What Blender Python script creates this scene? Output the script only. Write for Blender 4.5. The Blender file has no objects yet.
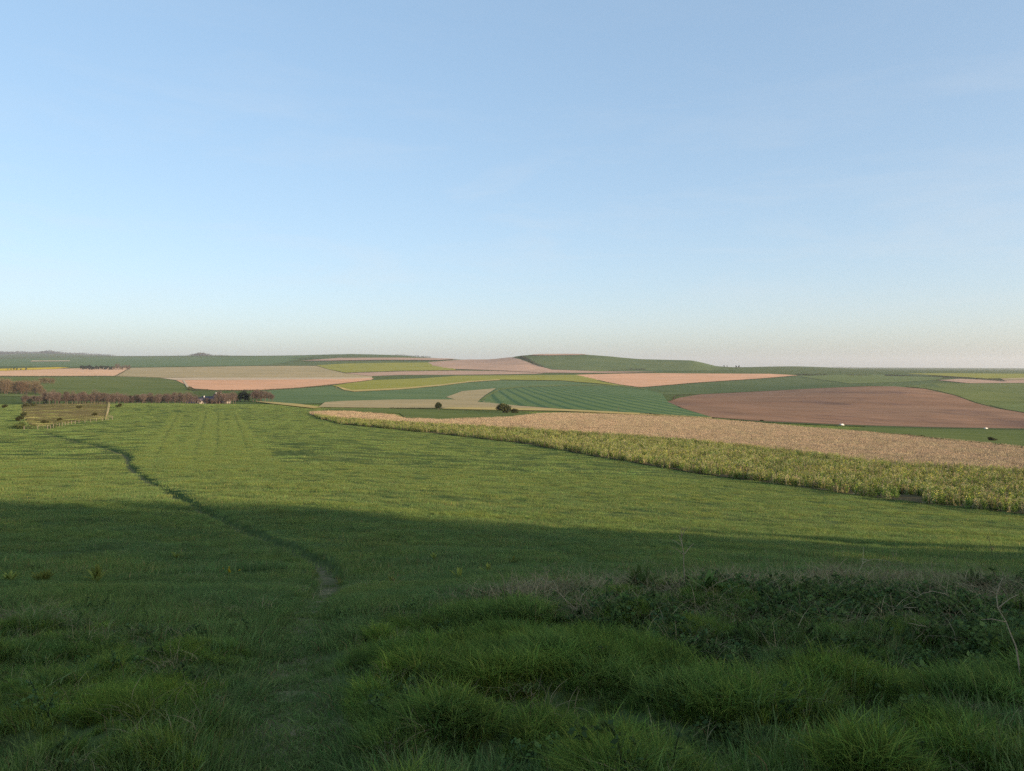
import bpy, math, random
import numpy as np
from mathutils import Vector, Matrix
from mathutils.geometry import delaunay_2d_cdt

rng = np.random.default_rng(11)
random.seed(5)
sc = bpy.context.scene
C = sc.collection
F, CX, H0, EYE = 735.0, 512.0, 366.0, 1.65
SUN_AZ, SUN_EL = math.radians(124), math.radians(11.0)

# ------------------------------------------------------------------ helpers
def tag(o, label=None, cat=None, group=None, kind=None):
    if label: o['label'] = label
    if cat: o['category'] = cat
    if group: o['group'] = group
    if kind: o['kind'] = kind
    return o

def mesh_from(name, V, faces, mats, attrs=None, smooth=False, midx=None):
    """V (n,3); faces: list of index arrays (quads / tris)."""
    V = np.asarray(V, dtype=np.float32)
    me = bpy.data.meshes.new(name)
    fl = [np.asarray(f, dtype=np.int32) for f in faces if len(f)]
    loops = np.concatenate([f.ravel() for f in fl])
    tot = np.concatenate([np.full(len(f), f.shape[1], dtype=np.int32) for f in fl])
    start = np.concatenate([[0], np.cumsum(tot)[:-1]]).astype(np.int32)
    me.vertices.add(len(V)); me.vertices.foreach_set('co', V.ravel())
    me.loops.add(len(loops)); me.loops.foreach_set('vertex_index', loops)
    me.polygons.add(len(tot)); me.polygons.foreach_set('loop_start', start)
    if midx is not None: me.polygons.foreach_set('material_index', np.asarray(midx, dtype=np.int32))
    if attrs:
        for k, a in attrs.items():
            a = np.asarray(a, dtype=np.float32)
            if a.ndim == 2:
                at = me.attributes.new(k, 'FLOAT_COLOR', 'POINT')
                if a.shape[1] == 3: a = np.hstack([a, np.ones((len(a), 1), np.float32)])
                at.data.foreach_set('color', a.ravel().astype(np.float32))
            else:
                at = me.attributes.new(k, 'FLOAT', 'POINT'); at.data.foreach_set('value', a)
    me.update(calc_edges=True)
    if smooth: me.polygons.foreach_set('use_smooth', np.ones(len(tot), dtype=bool))
    for m in (mats if isinstance(mats, (list, tuple)) else [mats]): me.materials.append(m)
    return me

def obj(name, me, parent=None, link=True):
    o = bpy.data.objects.new(name, me)
    if link: C.objects.link(o)
    if parent is not None: o.parent = parent
    return o

def empty(name, loc, rz=0.0, s=1.0):
    o = bpy.data.objects.new(name, None); C.objects.link(o)
    o.empty_display_size = 0.3
    o.location = loc; o.rotation_euler = (0, 0, rz); o.scale = (s, s, s)
    return o

def copy_tree(o, parent=None):
    c = o.copy(); C.objects.link(c)
    if parent is not None: c.parent = parent
    for ch in list(o.children): copy_tree(ch, c)
    return c

class MB:
    """collects verts / faces with a colour attribute"""
    def __init__(s): s.v = []; s.q = []; s.t = []; s.c = []; s.n = 0
    def add(s, V, q=None, t=None, col=(1, 1, 1)):
        V = np.asarray(V, dtype=np.float64).reshape(-1, 3)
        if q is not None and len(q): s.q.append(np.asarray(q).reshape(-1, 4) + s.n)
        if t is not None and len(t): s.t.append(np.asarray(t).reshape(-1, 3) + s.n)
        s.v.append(V); col = np.asarray(col, dtype=np.float64)
        s.c.append(np.tile(col, (len(V), 1)) if col.ndim == 1 else col)
        s.n += len(V)
    def box(s, c, d, col=(1, 1, 1), rz=0.0):
        x, y, z = [q / 2 for q in d]
        V = np.array([[-x,-y,-z],[x,-y,-z],[x,y,-z],[-x,y,-z],[-x,-y,z],[x,-y,z],[x,y,z],[-x,y,z]])
        if rz:
            a, b = math.cos(rz), math.sin(rz)
            V[:, :2] = V[:, :2] @ np.array([[a, b], [-b, a]])
        s.add(V + np.asarray(c), q=[[0,3,2,1],[4,5,6,7],[0,1,5,4],[1,2,6,5],[2,3,7,6],[3,0,4,7]], col=col)
    def tube(s, P, R, n=6, col=(1, 1, 1)):
        P = np.asarray(P, float); R = np.asarray(R, float)
        T = np.gradient(P, axis=0); T /= np.linalg.norm(T, axis=1, keepdims=True) + 1e-9
        up = np.array([0.31, 0.9, 0.2]); up /= np.linalg.norm(up)
        A = np.cross(T, up); A /= np.linalg.norm(A, axis=1, keepdims=True) + 1e-9
        B = np.cross(T, A)
        an = np.arange(n) / n * 2 * math.pi
        V = P[:, None] + R[:, None, None] * (A[:, None] * np.cos(an)[None, :, None] + B[:, None] * np.sin(an)[None, :, None])
        m = len(P); q = []
        for i in range(m - 1):
            for k in range(n):
                q.append([i*n+k, i*n+(k+1) % n, (i+1)*n+(k+1) % n, (i+1)*n+k])
        base = V.reshape(-1, 3)
        V2 = np.vstack([base, P[-1:]])
        t = [[(m-1)*n+k, (m-1)*n+(k+1) % n, m*n] for k in range(n)]
        s.add(V2, q=q, t=t, col=col)
    def prism(s, prof, x0, x1, col=(1, 1, 1)):
        """prof: list of (y,z) closed polygon, extruded along x (convex)"""
        k = len(prof)
        V = [[x0, y, z] for y, z in prof] + [[x1, y, z] for y, z in prof]
        q = [[i, (i+1) % k, k+(i+1) % k, k+i] for i in range(k)]
        t = [[0, i+1, i] for i in range(1, k-1)] + [[k, k+i, k+i+1] for i in range(1, k-1)]
        s.add(V, q=q, t=t, col=col)
    def leaves(s, P, size, col, out=None, asp=1.0, up=0.0):
        """random leaf quads (diamonds) at P"""
        P = np.asarray(P, float); n = len(P)
        size = np.broadcast_to(size, (n,))
        D = rng.normal(size=(n, 3))
        if out is not None: D = D * 0.6 + out
        D[:, 2] += up
        D /= np.linalg.norm(D, axis=1, keepdims=True) + 1e-9
        S = np.cross(D, rng.normal(size=(n, 3))); S /= np.linalg.norm(S, axis=1, keepdims=True) + 1e-9
        L = (D * size[:, None]); W = S * (size * 0.5 / asp)[:, None]
        V = np.stack([P, P + L*0.45 + W, P + L, P + L*0.45 - W], axis=1).reshape(-1, 3)
        q = np.arange(4*n).reshape(n, 4)
        col = np.asarray(col, float)
        if col.ndim == 2: col = np.repeat(col, 4, axis=0)
        s.add(V, q=q, col=col)
    def mesh(s, name, mat, smooth=False):
        V = np.vstack(s.v); f = []
        if s.q: f.append(np.vstack(s.q))
        if s.t: f.append(np.vstack(s.t))
        return mesh_from(name, V, f, mat, {'col': np.vstack(s.c)}, smooth)
    def build(s, name, mat, parent=None, smooth=False, link=True):
        return obj(name, s.mesh(name, mat, smooth), parent, link)

# ------------------------------------------------------------------ noise
def _hash(ix, iy, seed):
    h = (ix.astype(np.int64) * 374761393 + iy.astype(np.int64) * 668265263 + seed * 982451653) & 0xffffffff
    h = ((h ^ (h >> 13)) * 1274126177) & 0xffffffff
    h = (h ^ (h >> 16)) & 0xffff
    return h / 65535.0
def vnoise(x, y, seed=0):
    ix = np.floor(x); iy = np.floor(y); fx = x - ix; fy = y - iy
    fx = fx*fx*fx*(fx*(fx*6-15)+10); fy = fy*fy*fy*(fy*(fy*6-15)+10)
    ix = ix.astype(np.int64); iy = iy.astype(np.int64)
    a = _hash(ix, iy, seed); b = _hash(ix+1, iy, seed); c = _hash(ix, iy+1, seed); d = _hash(ix+1, iy+1, seed)
    return (a*(1-fx)+b*fx)*(1-fy) + (c*(1-fx)+d*fx)*fy
def fbm(x, y, oct=3, seed=0):
    s = 0; a = 1; t = 0
    for k in range(oct):
        s = s + a*vnoise(x*2**k + 17.3*k, y*2**k - 9.1*k, seed+k); t += a; a *= 0.5
    return s/t
def sstep(a, b, x):
    t = np.clip((x-a)/(b-a), 0, 1); return t*t*(3-2*t)

def pchip(xk, yk, x):
    """xk (n,), yk (...,n) -> values at x (m,)"""
    h = np.diff(xk); d = np.diff(yk, axis=-1)/h
    m = np.zeros_like(yk)
    w1 = 2*h[1:]+h[:-1]; w2 = h[1:]+2*h[:-1]
    with np.errstate(divide='ignore', invalid='ignore'):
        hm = (w1+w2)/(w1/d[..., :-1]+w2/d[..., 1:])
    m[..., 1:-1] = np.where(d[..., :-1]*d[..., 1:] > 0, hm, 0)
    m[..., 0] = d[..., 0]; m[..., -1] = d[..., -1]
    i = np.clip(np.searchsorted(xk, x)-1, 0, len(xk)-2)
    t = np.clip((x-xk[i])/h[i], 0, 1)
    y0, y1, m0, m1 = yk[..., i], yk[..., i+1], m[..., i]*h[i], m[..., i+1]*h[i]
    t2, t3 = t*t, t*t*t
    return y0*(2*t3-3*t2+1)+m0*(t3-2*t2+t)+y1*(3*t2-2*t3)+m1*(t3-t2)

# ------------------------------------------------------------------ the lie of the land: surveyed heights along sight lines
ROWS = {
 3:    [(0,790),(1024,790)],
 5:    [(0,672),(1024,672)],
 8:    [(0,600),(300,604),(600,592),(1024,594)],
 12:   [(0,584),(300,588),(600,578),(1024,578)],
 20:   [(0,549),(300,552),(600,557),(1024,566)],
 35:   [(0,512),(300,514),(600,528),(1024,541)],
 60:   [(0,482),(300,484),(600,497),(870,509),(1024,515)],
 100:  [(0,458),(150,457),(300,460),(450,467),(600,473),(750,479),(900,483),(1024,485)],
 160:  [(0,441),(150,440),(300,442),(450,450),(600,455),(750,460),(900,463),(1024,464)],
 250:  [(0,427.5),(150,426.5),(300,429),(450,434.5),(600,439),(750,443),(900,446),(1024,448)],
 350:  [(0,418),(150,416),(300,420),(450,422),(600,426),(750,431),(900,436),(1024,441)],
 450:  [(0,411.5),(150,407),(300,411.5),(450,415),(600,419),(750,425),(900,431),(1024,437)],
 550:  [(0,407),(150,403.5),(300,406.5),(450,411.5),(600,415),(750,421),(900,428.5),(1024,433.5)],
 650:  [(0,403.5),(150,405),(240,404),(300,404),(450,409),(600,412.3),(750,419),(900,426.8),(1024,430)],
 800:  [(0,400),(150,403.5),(240,402),(300,401),(450,404.5),(600,408),(750,413.5),(900,422),(1024,426.5)],
 1000: [(0,394),(150,397),(300,396),(450,400),(600,402),(750,406.5),(900,410.5),(1024,413.5)],
 1250: [(0,387),(150,390),(300,391),(450,395),(600,396),(750,399),(870,397),(1024,403)],
 1600: [(0,380),(150,384),(300,386),(450,390),(600,391),(700,393.5),(870,386.5),(1024,395)],
 2000: [(0,375),(150,379),(300,381.5),(450,385),(600,386.5),(750,387),(870,385),(1024,388)],
 2500: [(0,371.5),(150,374),(300,376),(450,379.5),(600,380.5),(750,380.5),(870,380),(1024,381)],
 3200: [(0,368.5),(150,369),(300,370),(430,371),(480,371.5),(560,372),(700,373),(760,373.5),(1024,376)],
 4200: [(0,364),(150,363.5),(300,362),(400,361.5),(450,361),(480,360.3),(505,358.2),(522,355.6),(540,354.6),(575,354.4),(600,355.6),(640,359),(665,359.8),(690,360.4),(703,362.8),(716,366),(760,368.3),(1024,373)],
 6000: [(0,359.5),(150,358.5),(240,356.5),(300,355.2),(350,354.3),(390,355.2),(430,358.2),(450,359.3),(500,361),(560,365),(700,367.5),(740,367.2),(790,366.3),(820,367),(860,369),(1024,371)],
 9000: [(0,356.8),(150,356.0),(200,355.6),(300,357),(450,361),(600,366),(800,368),(870,368.8),(1024,369.8)],
 14000:[(0,354.4),(30,353.6),(60,354),(110,356),(150,356.8),(300,359),(500,364),(800,367.7),(850,367.6),(1024,368.6)],
 22000:[(0,356.5),(300,360),(500,365),(800,367.4),(1024,368)],
}
YK = np.array(sorted(ROWS), float)
NT, NR = 3601, 620
TH = np.linspace(-math.pi, math.pi, NT)
RR = np.exp(np.linspace(math.log(0.3), math.log(26000), NR))
def build_table():
    thc = np.clip(TH, -math.radians(37.5), math.radians(37.5))
    px = CX + F*np.tan(thc)
    Z = np.zeros((NT, len(YK)+2))
    for k, Y in enumerate(YK):
        kn = ROWS[int(Y)]
        a = np.array([p[0] for p in kn], float); b = np.array([p[1] for p in kn], float)
        py = pchip(a, b, np.clip(px, a[0], a[-1])) if len(a) > 2 else np.interp(px, a, b)
        Z[:, k+2] = EYE - (py-H0)/F*Y
    yk = np.concatenate([[0.3, 1.2], YK])
    Z[:, 0] = 0.03; Z[:, 1] = 0.02
    out = np.zeros((NT, NR))
    lk = np.log(yk)
    cth = np.cos(thc)
    for i in range(NT):
        out[i] = pchip(lk, Z[i], np.log(np.clip(RR*cth[i], 0.3, 22000)))
    w = sstep(math.radians(48), math.radians(110), np.abs(TH))
    rear = 7*(1-np.exp(-(RR[None]/105.0)**1.35))*np.ones((NT, 1))
    rear *= (1 - 0.85*sstep(900, 6000, RR))[None]
    out = out*(1-w[:, None]) + rear*w[:, None]
    # grassy spur rising on the right behind the viewer: its shoulder shades the bank
    X = RR[None]*np.sin(TH)[:, None]; Y = RR[None]*np.cos(TH)[:, None]
    ca, sa = math.cos(SUN_AZ), math.sin(SUN_AZ)
    p = -ca*X+sa*Y; q = sa*X+ca*Y
    out += SPUR*sstep(P1, P0, p+9*(fbm(X/9, Y/9, 3, 90)-0.5))*sstep(12, 62, q)*(1-sstep(150, 420, q))*(1-sstep(60, 260, -p))
    return out
SPUR, P0, P1 = 20.0, -13.0, 38.5
TABLE = build_table()
LR0, DLR = math.log(RR[0]), (math.log(RR[-1])-math.log(RR[0]))/(NR-1)
def H_base(x, y):
    x = np.asarray(x, float); y = np.asarray(y, float)
    th = np.arctan2(x, y); lr = np.log(np.maximum(np.hypot(x, y), 0.31))
    a = (th+math.pi)/(2*math.pi)*(NT-1); b = np.clip((lr-LR0)/DLR, 0, NR-1.001)
    i = np.clip(a.astype(int), 0, NT-2); j = b.astype(int); fa = a-i; fb = b-j
    return (TABLE[i, j]*(1-fa)+TABLE[i+1, j]*fa)*(1-fb)+(TABLE[i, j+1]*(1-fa)+TABLE[i+1, j+1]*fa)*fb

YS = np.exp(np.linspace(math.log(2.0), math.log(22000), 2600))
def sight(px, py, h=H_base):
    """where the sight line of that azimuth and dip meets the land -> (x, y)"""
    u = (px-CX)/F
    p = H0 + (EYE-h(u*YS, YS))/YS*F
    k = np.nonzero(p <= py)[0]
    if len(k) == 0: k0 = int(np.argmin(p)); return u*YS[k0], YS[k0]
    k = k[0]
    if k == 0: return u*YS[0], YS[0]
    t = (p[k-1]-py)/(p[k-1]-p[k]+1e-12); t = min(max(t, 0), 1)
    Y = YS[k-1]+t*(YS[k]-YS[k-1])
    return u*Y, Y

# trodden path and ruts
PATH_PX = [(296,800),(293,765),(289,720),(291,680),(300,640),(309,606),(330,577),(322,560),(285,545),(240,527),(200,508),(165,490),(140,474),(128,464),(126.5,455.5),(112,449.5),(85,443),(60,437.5),(44,432)]
PATH = np.array([sight(*p) for p in PATH_PX])
def smooth_poly(P, n):
    P = np.asarray(P, float)
    s = np.concatenate([[0], np.cumsum(np.linalg.norm(np.diff(P, axis=0), axis=1))])
    s = np.sqrt(s)
    t = np.linspace(0, s[-1], n)
    return np.stack([pchip(s, P[:, 0], t), pchip(s, P[:, 1], t)], axis=1)
PATH = smooth_poly(PATH, 60)
def dist_poly(x, y, P):
    d = np.full(np.shape(x), 1e9)
    for a, b in zip(P[:-1], P[1:]):
        ab = b-a; L = ab@ab+1e-12
        t = np.clip(((x-a[0])*ab[0]+(y-a[1])*ab[1])/L, 0, 1)
        d = np.minimum(d, np.hypot(x-a[0]-t*ab[0], y-a[1]-t*ab[1]))
    return d
RUTS = [[(278,432),(284,439),(292,447),(303,455),(318,462),(338,470)],
        [(270,433),(276,440),(283,448),(293,456),(308,465),(328,474)],
        [(478,456),(484,453),(486,450.5),(483,448.8)],[(489,456.5),(495,453.5),(497,450.7),(493.5,448.6)],
        [(564,467),(572,468.5),(576,466.5),(573,464.5)],[(580,471),(590,471.5),(594,468.5),(588,465)]]
RUTS = [smooth_poly([sight(*p) for p in r], 14) for r in RUTS]
def rut_d(x, y):
    d = np.full(np.shape(x), 1e9)
    for r in RUTS: d = np.minimum(d, dist_poly(x, y, r))
    return d

def pxpy(x, y, z):
    return CX+F*x/np.maximum(y, 0.01), H0+(EYE-z)/np.maximum(y, 0.01)*F

def lush(x, y):
    """long tussocky growth on the bank at the viewer's feet: 0..1"""
    u = x/np.maximum(y, 0.5)
    edge = 6.3 + 0.7*np.sin(u*7+0.7) + 1.2*sstep(0.0, 0.35, u)
    return 1 - sstep(edge-0.5, edge+0.7, y)

def H(x, y):
    x = np.asarray(x, float); y = np.asarray(y, float)
    z = H_base(x, y)
    r = np.hypot(x, y)
    near = (r < 420)
    if np.any(near):
        xs, ys, rs = np.where(near, x, 0), np.where(near, y, 5), np.where(near, r, 5)
        f = 1-sstep(250, 400, rs)
        dz = (fbm(xs/7, ys/7, 3, 3)-0.5)*0.20*sstep(8, 30, rs)
        dz = dz + (fbm(xs/1.9, ys/1.9, 2, 8)-0.5)*0.16*sstep(5, 14, rs)
        L = lush(xs, ys)
        dz = dz + L*((fbm(xs/0.50, ys/0.40, 2, 21)-0.45)*0.26 + (fbm(xs/0.23, ys/0.2, 2, 23)-0.5)*0.12 + (fbm(xs/1.3, ys/0.9, 2, 25)-0.5)*0.16 + 0.03)
        dp = np.where(rs < 260, dist_poly(xs, ys, PATH), 1e3)
        wpath = 0.30+0.0022*rs
        dz = dz*(0.25+0.75*sstep(0.15, 0.9, dp)) - (0.07+0.25*sstep(9, 18, rs))*(1-sstep(wpath*0.55, wpath*1.5, dp))
        dr = np.where((rs > 60), rut_d(xs, ys), 1e3)
        dz = dz - 0.07*(1-sstep(0.2, 0.7, dr))
        z = z + np.where(near, dz*f, 0)
    return z

def slope_n(x, y, e=0.5):
    zx = (H_base(x+e, y)-H_base(x-e, y))/(2*e); zy = (H_base(x, y+e)-H_base(x, y-e))/(2*e)
    n = np.stack([-zx, -zy, np.ones_like(zx)], -1)
    return n/np.linalg.norm(n, axis=-1, keepdims=True)

# ------------------------------------------------------------------ materials
def nodes(name):
    m = bpy.data.materials.new(name); m.use_nodes = True
    nt = m.node_tree; nt.nodes.clear()
    return m, nt, nt.nodes, nt.links
def N(nt, t, **kw):
    n = nt.nodes.new(t)
    for k, v in kw.items():
        if k in n.inputs.keys() if isinstance(k, str) else False: n.inputs[k].default_value = v
        else: setattr(n, k, v)
    return n
def rgba(c): return (c[0], c[1], c[2], 1)
def mixc(nt, fac, a, b, mode='MIX'):
    n = nt.nodes.new('ShaderNodeMix'); n.data_type = 'RGBA'; n.blend_type = mode
    for sock, v in ((0, fac), (6, a), (7, b)):
        if isinstance(v, (int, float)): n.inputs[sock].default_value = v
        elif isinstance(v, tuple): n.inputs[sock].default_value = rgba(v)
        else: nt.links.new(v, n.inputs[sock])
    return n.outputs[2]
def ramp(nt, src, a, b):
    n = nt.nodes.new('ShaderNodeMapRange'); n.inputs[1].default_value = a; n.inputs[2].default_value = b
    n.clamp = True; nt.links.new(src, n.inputs[0]); return n.outputs[0]
def noise(nt, scale, detail=3, vec=None, rough=0.55, dist=0.0):
    n = nt.nodes.new('ShaderNodeTexNoise'); n.inputs['Scale'].default_value = scale
    n.inputs['Detail'].default_value = detail; n.inputs['Roughness'].default_value = rough
    n.inputs['Distortion'].default_value = dist
    if vec is not None: nt.links.new(vec, n.inputs['Vector'])
    return n.outputs['Fac']
def worldpos(nt):
    return nt.nodes.new('ShaderNodeNewGeometry').outputs['Position']
def mapping(nt, vec, scale=(1, 1, 1), rz=0.0):
    n = nt.nodes.new('ShaderNodeMapping'); n.inputs['Scale'].default_value = scale
    n.inputs['Rotation'].default_value = (0, 0, rz); nt.links.new(vec, n.inputs['Vector']); return n.outputs[0]
def out_surface(nt, sh):
    o = nt.nodes.new('ShaderNodeOutputMaterial'); nt.links.new(sh, o.inputs['Surface'])

def plain(name, col, rough=0.8, var=0.25, nscale=3.0, spec=0.2):
    m, nt, n, l = nodes(name)
    f = noise(nt, nscale, 4, worldpos(nt))
    c = mixc(nt, ramp(nt, f, 0.3, 0.7), tuple(q*(1-var) for q in col), tuple(q*(1+var*0.6) for q in col))
    b = n.new('ShaderNodeBsdfPrincipled'); l.new(c, b.inputs['Base Color'])
    b.inputs['Roughness'].default_value = rough; b.inputs['Specular IOR Level'].default_value = spec
    out_surface(nt, b.outputs[0]); return m

def leafy(name, trans=0.3, tint=None, patch=None, rand=0.35, gloss=0.0, patch_scale=0.25):
    """colour from the 'col' attribute, varied per clump and by patches in the ground"""
    m, nt, n, l = nodes(name)
    a = n.new('ShaderNodeAttribute'); a.attribute_name = 'col'
    c = a.outputs['Color']
    if rand:
        oi = n.new('ShaderNodeObjectInfo')
        hs = n.new('ShaderNodeHueSaturation')
        l.new(ramp2(nt, oi.outputs['Random'], 1-rand, 1+rand), hs.inputs['Value'])
        mm = n.new('ShaderNodeMath'); mm.operation = 'MULTIPLY'; mm.inputs[1].default_value = 7.13
        l.new(oi.outputs['Random'], mm.inputs[0])
        fr = n.new('ShaderNodeMath'); fr.operation = 'FRACT'; l.new(mm.outputs[0], fr.inputs[0])
        l.new(ramp2(nt, fr.outputs[0], 0.485, 0.515), hs.inputs['Hue'])
        l.new(c, hs.inputs['Color']); c = hs.outputs[0]
    if patch:
        f = noise(nt, patch_scale, 4, worldpos(nt), 0.6)
        c = mixc(nt, ramp(nt, f, 0.40, 0.66), c, mixc(nt, 1.0, c, patch, 'MULTIPLY'))
    d = n.new('ShaderNodeBsdfDiffuse'); l.new(c, d.inputs[0])
    sh = d.outputs[0]
    if trans:
        t = n.new('ShaderNodeBsdfTranslucent'); l.new(c, t.inputs[0])
        mx = n.new('ShaderNodeMixShader'); mx.inputs[0].default_value = trans
        l.new(sh, mx.inputs[1]); l.new(t.outputs[0], mx.inputs[2]); sh = mx.outputs[0]
    if gloss:
        g = n.new('ShaderNodeBsdfGlossy'); g.inputs['Roughness'].default_value = 0.45
        mx = n.new('ShaderNodeMixShader'); mx.inputs[0].default_value = gloss
        l.new(sh, mx.inputs[1]); l.new(g.outputs[0], mx.inputs[2]); sh = mx.outputs[0]
    out_surface(nt, sh); return m
def ramp2(nt, src, lo, hi):
    n = nt.nodes.new('ShaderNodeMapRange'); n.inputs[3].default_value = lo; n.inputs[4].default_value = hi
    nt.links.new(src, n.inputs[0]); return n.outputs[0]

def field_mat(name, c1, c2, scale=0.012, rz=0.0, stretch=4.0, lines=None, bump=0.35, c3=None, fine=0.35):
    """farmland: broad soil patches, drill rows along rz, fine clods"""
    m, nt, n, l = nodes(name)
    pos = worldpos(nt)
    v = mapping(nt, pos, (1/stretch, 1, 1), rz) if stretch != 1 else pos
    c = mixc(nt, ramp(nt, noise(nt, scale, 5, v, 0.6), 0.3, 0.7), c1, c2)
    if c3: c = mixc(nt, ramp(nt, noise(nt, scale*0.45, 4, pos, 0.6, 0.6), 0.54, 0.7), c, c3)
    f = noise(nt, fine, 4, v, 0.65)
    c = mixc(nt, ramp(nt, f, 0.25, 0.75), mixc(nt, 1.0, c, (0.62, 0.65, 0.62), 'MULTIPLY'), c)
    c = mixc(nt, ramp(nt, noise(nt, scale*1.7, 6, mapping(nt, pos, (0.6, 1, 1), 0.9), 0.7, 0.8), 0.42, 0.66), c, mixc(nt, 1.0, c, (1.24, 1.17, 1.12), 'MULTIPLY'))
    if lines:
        w = n.new('ShaderNodeTexWave'); w.wave_type = 'BANDS'; w.bands_direction = 'Y'; w.wave_profile = 'SIN'
        w.inputs['Scale'].default_value = 1.0; w.inputs['Distortion'].default_value = lines.get('dist', 3.0)
        w.inputs['Detail'].default_value = 0.0; w.inputs['Detail Scale'].default_value = lines.get('ds', 0.02)
        s = 0.314/lines['gap']
        l.new(mapping(nt, pos, (s, s, s), lines['rz']), w.inputs['Vector'])
        c = mixc(nt, ramp(nt, w.outputs['Fac'], lines.get('a', 0.78), 0.98), c, lines['col'])
    b = n.new('ShaderNodeBsdfDiffuse'); l.new(c, b.inputs[0])
    if bump:
        bp = n.new('ShaderNodeBump'); bp.inputs['Strength'].default_value = bump; bp.inputs['Distance'].default_value = 0.6
        l.new(f, bp.inputs['Height']); l.new(bp.outputs[0], b.inputs['Normal'])
    out_surface(nt, b.outputs[0]); return m

def ground_mat():
    m, nt, n, l = nodes('turf_soil')
    pos = worldpos(nt)
    c = mixc(nt, ramp(nt, noise(nt, 0.06, 5, pos, 0.6), 0.3, 0.7), (0.098, 0.136, 0.046), (0.132, 0.163, 0.057))
    c = mixc(nt, ramp(nt, noise(nt, 1.3, 5, pos, 0.65), 0.35, 0.7), mixc(nt, 1.0, c, (0.55, 0.6, 0.6), 'MULTIPLY'), c)
    a = n.new('ShaderNodeAttribute'); a.attribute_name = 'worn'
    w = n.new('ShaderNodeMath'); w.operation = 'MULTIPLY'
    l.new(a.outputs['Fac'], w.inputs[0]); l.new(ramp(nt, noise(nt, 3.5, 5, pos, 0.7), 0.35, 0.6), w.inputs[1])
    c = mixc(nt, w.outputs[0], c, (0.235, 0.19, 0.105))
    b = n.new('ShaderNodeBsdfDiffuse'); l.new(c, b.inputs[0])
    bp = n.new('ShaderNodeBump'); bp.inputs['Strength'].default_value = 0.6; bp.inputs['Distance'].default_value = 0.15
    l.new(noise(nt, 2.2, 6, pos, 0.7), bp.inputs['Height']); l.new(bp.outputs[0], b.inputs['Normal'])
    out_surface(nt, b.outputs[0]); return m

# ------------------------------------------------------------------ ground sheet
def build_ground():
    th = np.concatenate([np.arange(-180, -42, 1.5), np.arange(-42, 42, 0.11), np.arange(42, 180, 1.5)])
    th = np.radians(th)
    r = [0.6]
    while r[-1] < 24000: r.append(r[-1]*(1.013 if r[-1] < 600 else 1.02))
    r = np.array(r)
    X = r[:, None]*np.sin(th)[None]; Y = r[:, None]*np.cos(th)[None]
    Z = H(X, Y)
    nr, nt_ = X.shape
    V = np.stack([X, Y, Z], -1).reshape(-1, 3)
    i = np.arange(nr-1)[:, None]*nt_; j = np.arange(nt_)[None]; j2 = (j+1) % nt_
    q = np.stack([i+j, i+nt_+j, i+nt_+j2, i+j2], -1).reshape(-1, 4)
    rr = np.hypot(X, Y).ravel()
    worn = np.zeros(len(V)); k = rr < 250
    dp = dist_poly(V[k, 0], V[k, 1], PATH)
    worn[k] = 0.9*(1-sstep(0.10, 0.36, dp))
    # bare, scuffed patch where the path crosses the bank
    for (px, py, rad, s) in [(318,586,0.8,0.9),(306,606,0.5,0.7),(10,636,0.55,1.0),(200,580,0.5,0.6),(235,598,0.7,0.6),(60,612,0.9,0.5)]:
        cx, cy = sight(px, py)
        worn = np.maximum(worn, s*(1-sstep(rad*0.2, rad, np.hypot(V[:, 0]-cx, V[:, 1]-cy))))
    # cap at the centre
    V = np.vstack([V, [[0, 0, H(np.array([0.]), np.array([0.31]))[0]]]])
    worn = np.append(worn, 0.3)
    t = np.stack([np.full(nt_, len(V)-1), np.arange(nt_), (np.arange(nt_)+1) % nt_], -1)
    me = mesh_from('ground', V, [q, t], ground_mat(), {'worn': worn}, smooth=True)
    tag(obj('ground', me), 'rolling green downland falling away from the viewpoint to the far plain', 'ground', kind='structure')
build_ground()

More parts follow.
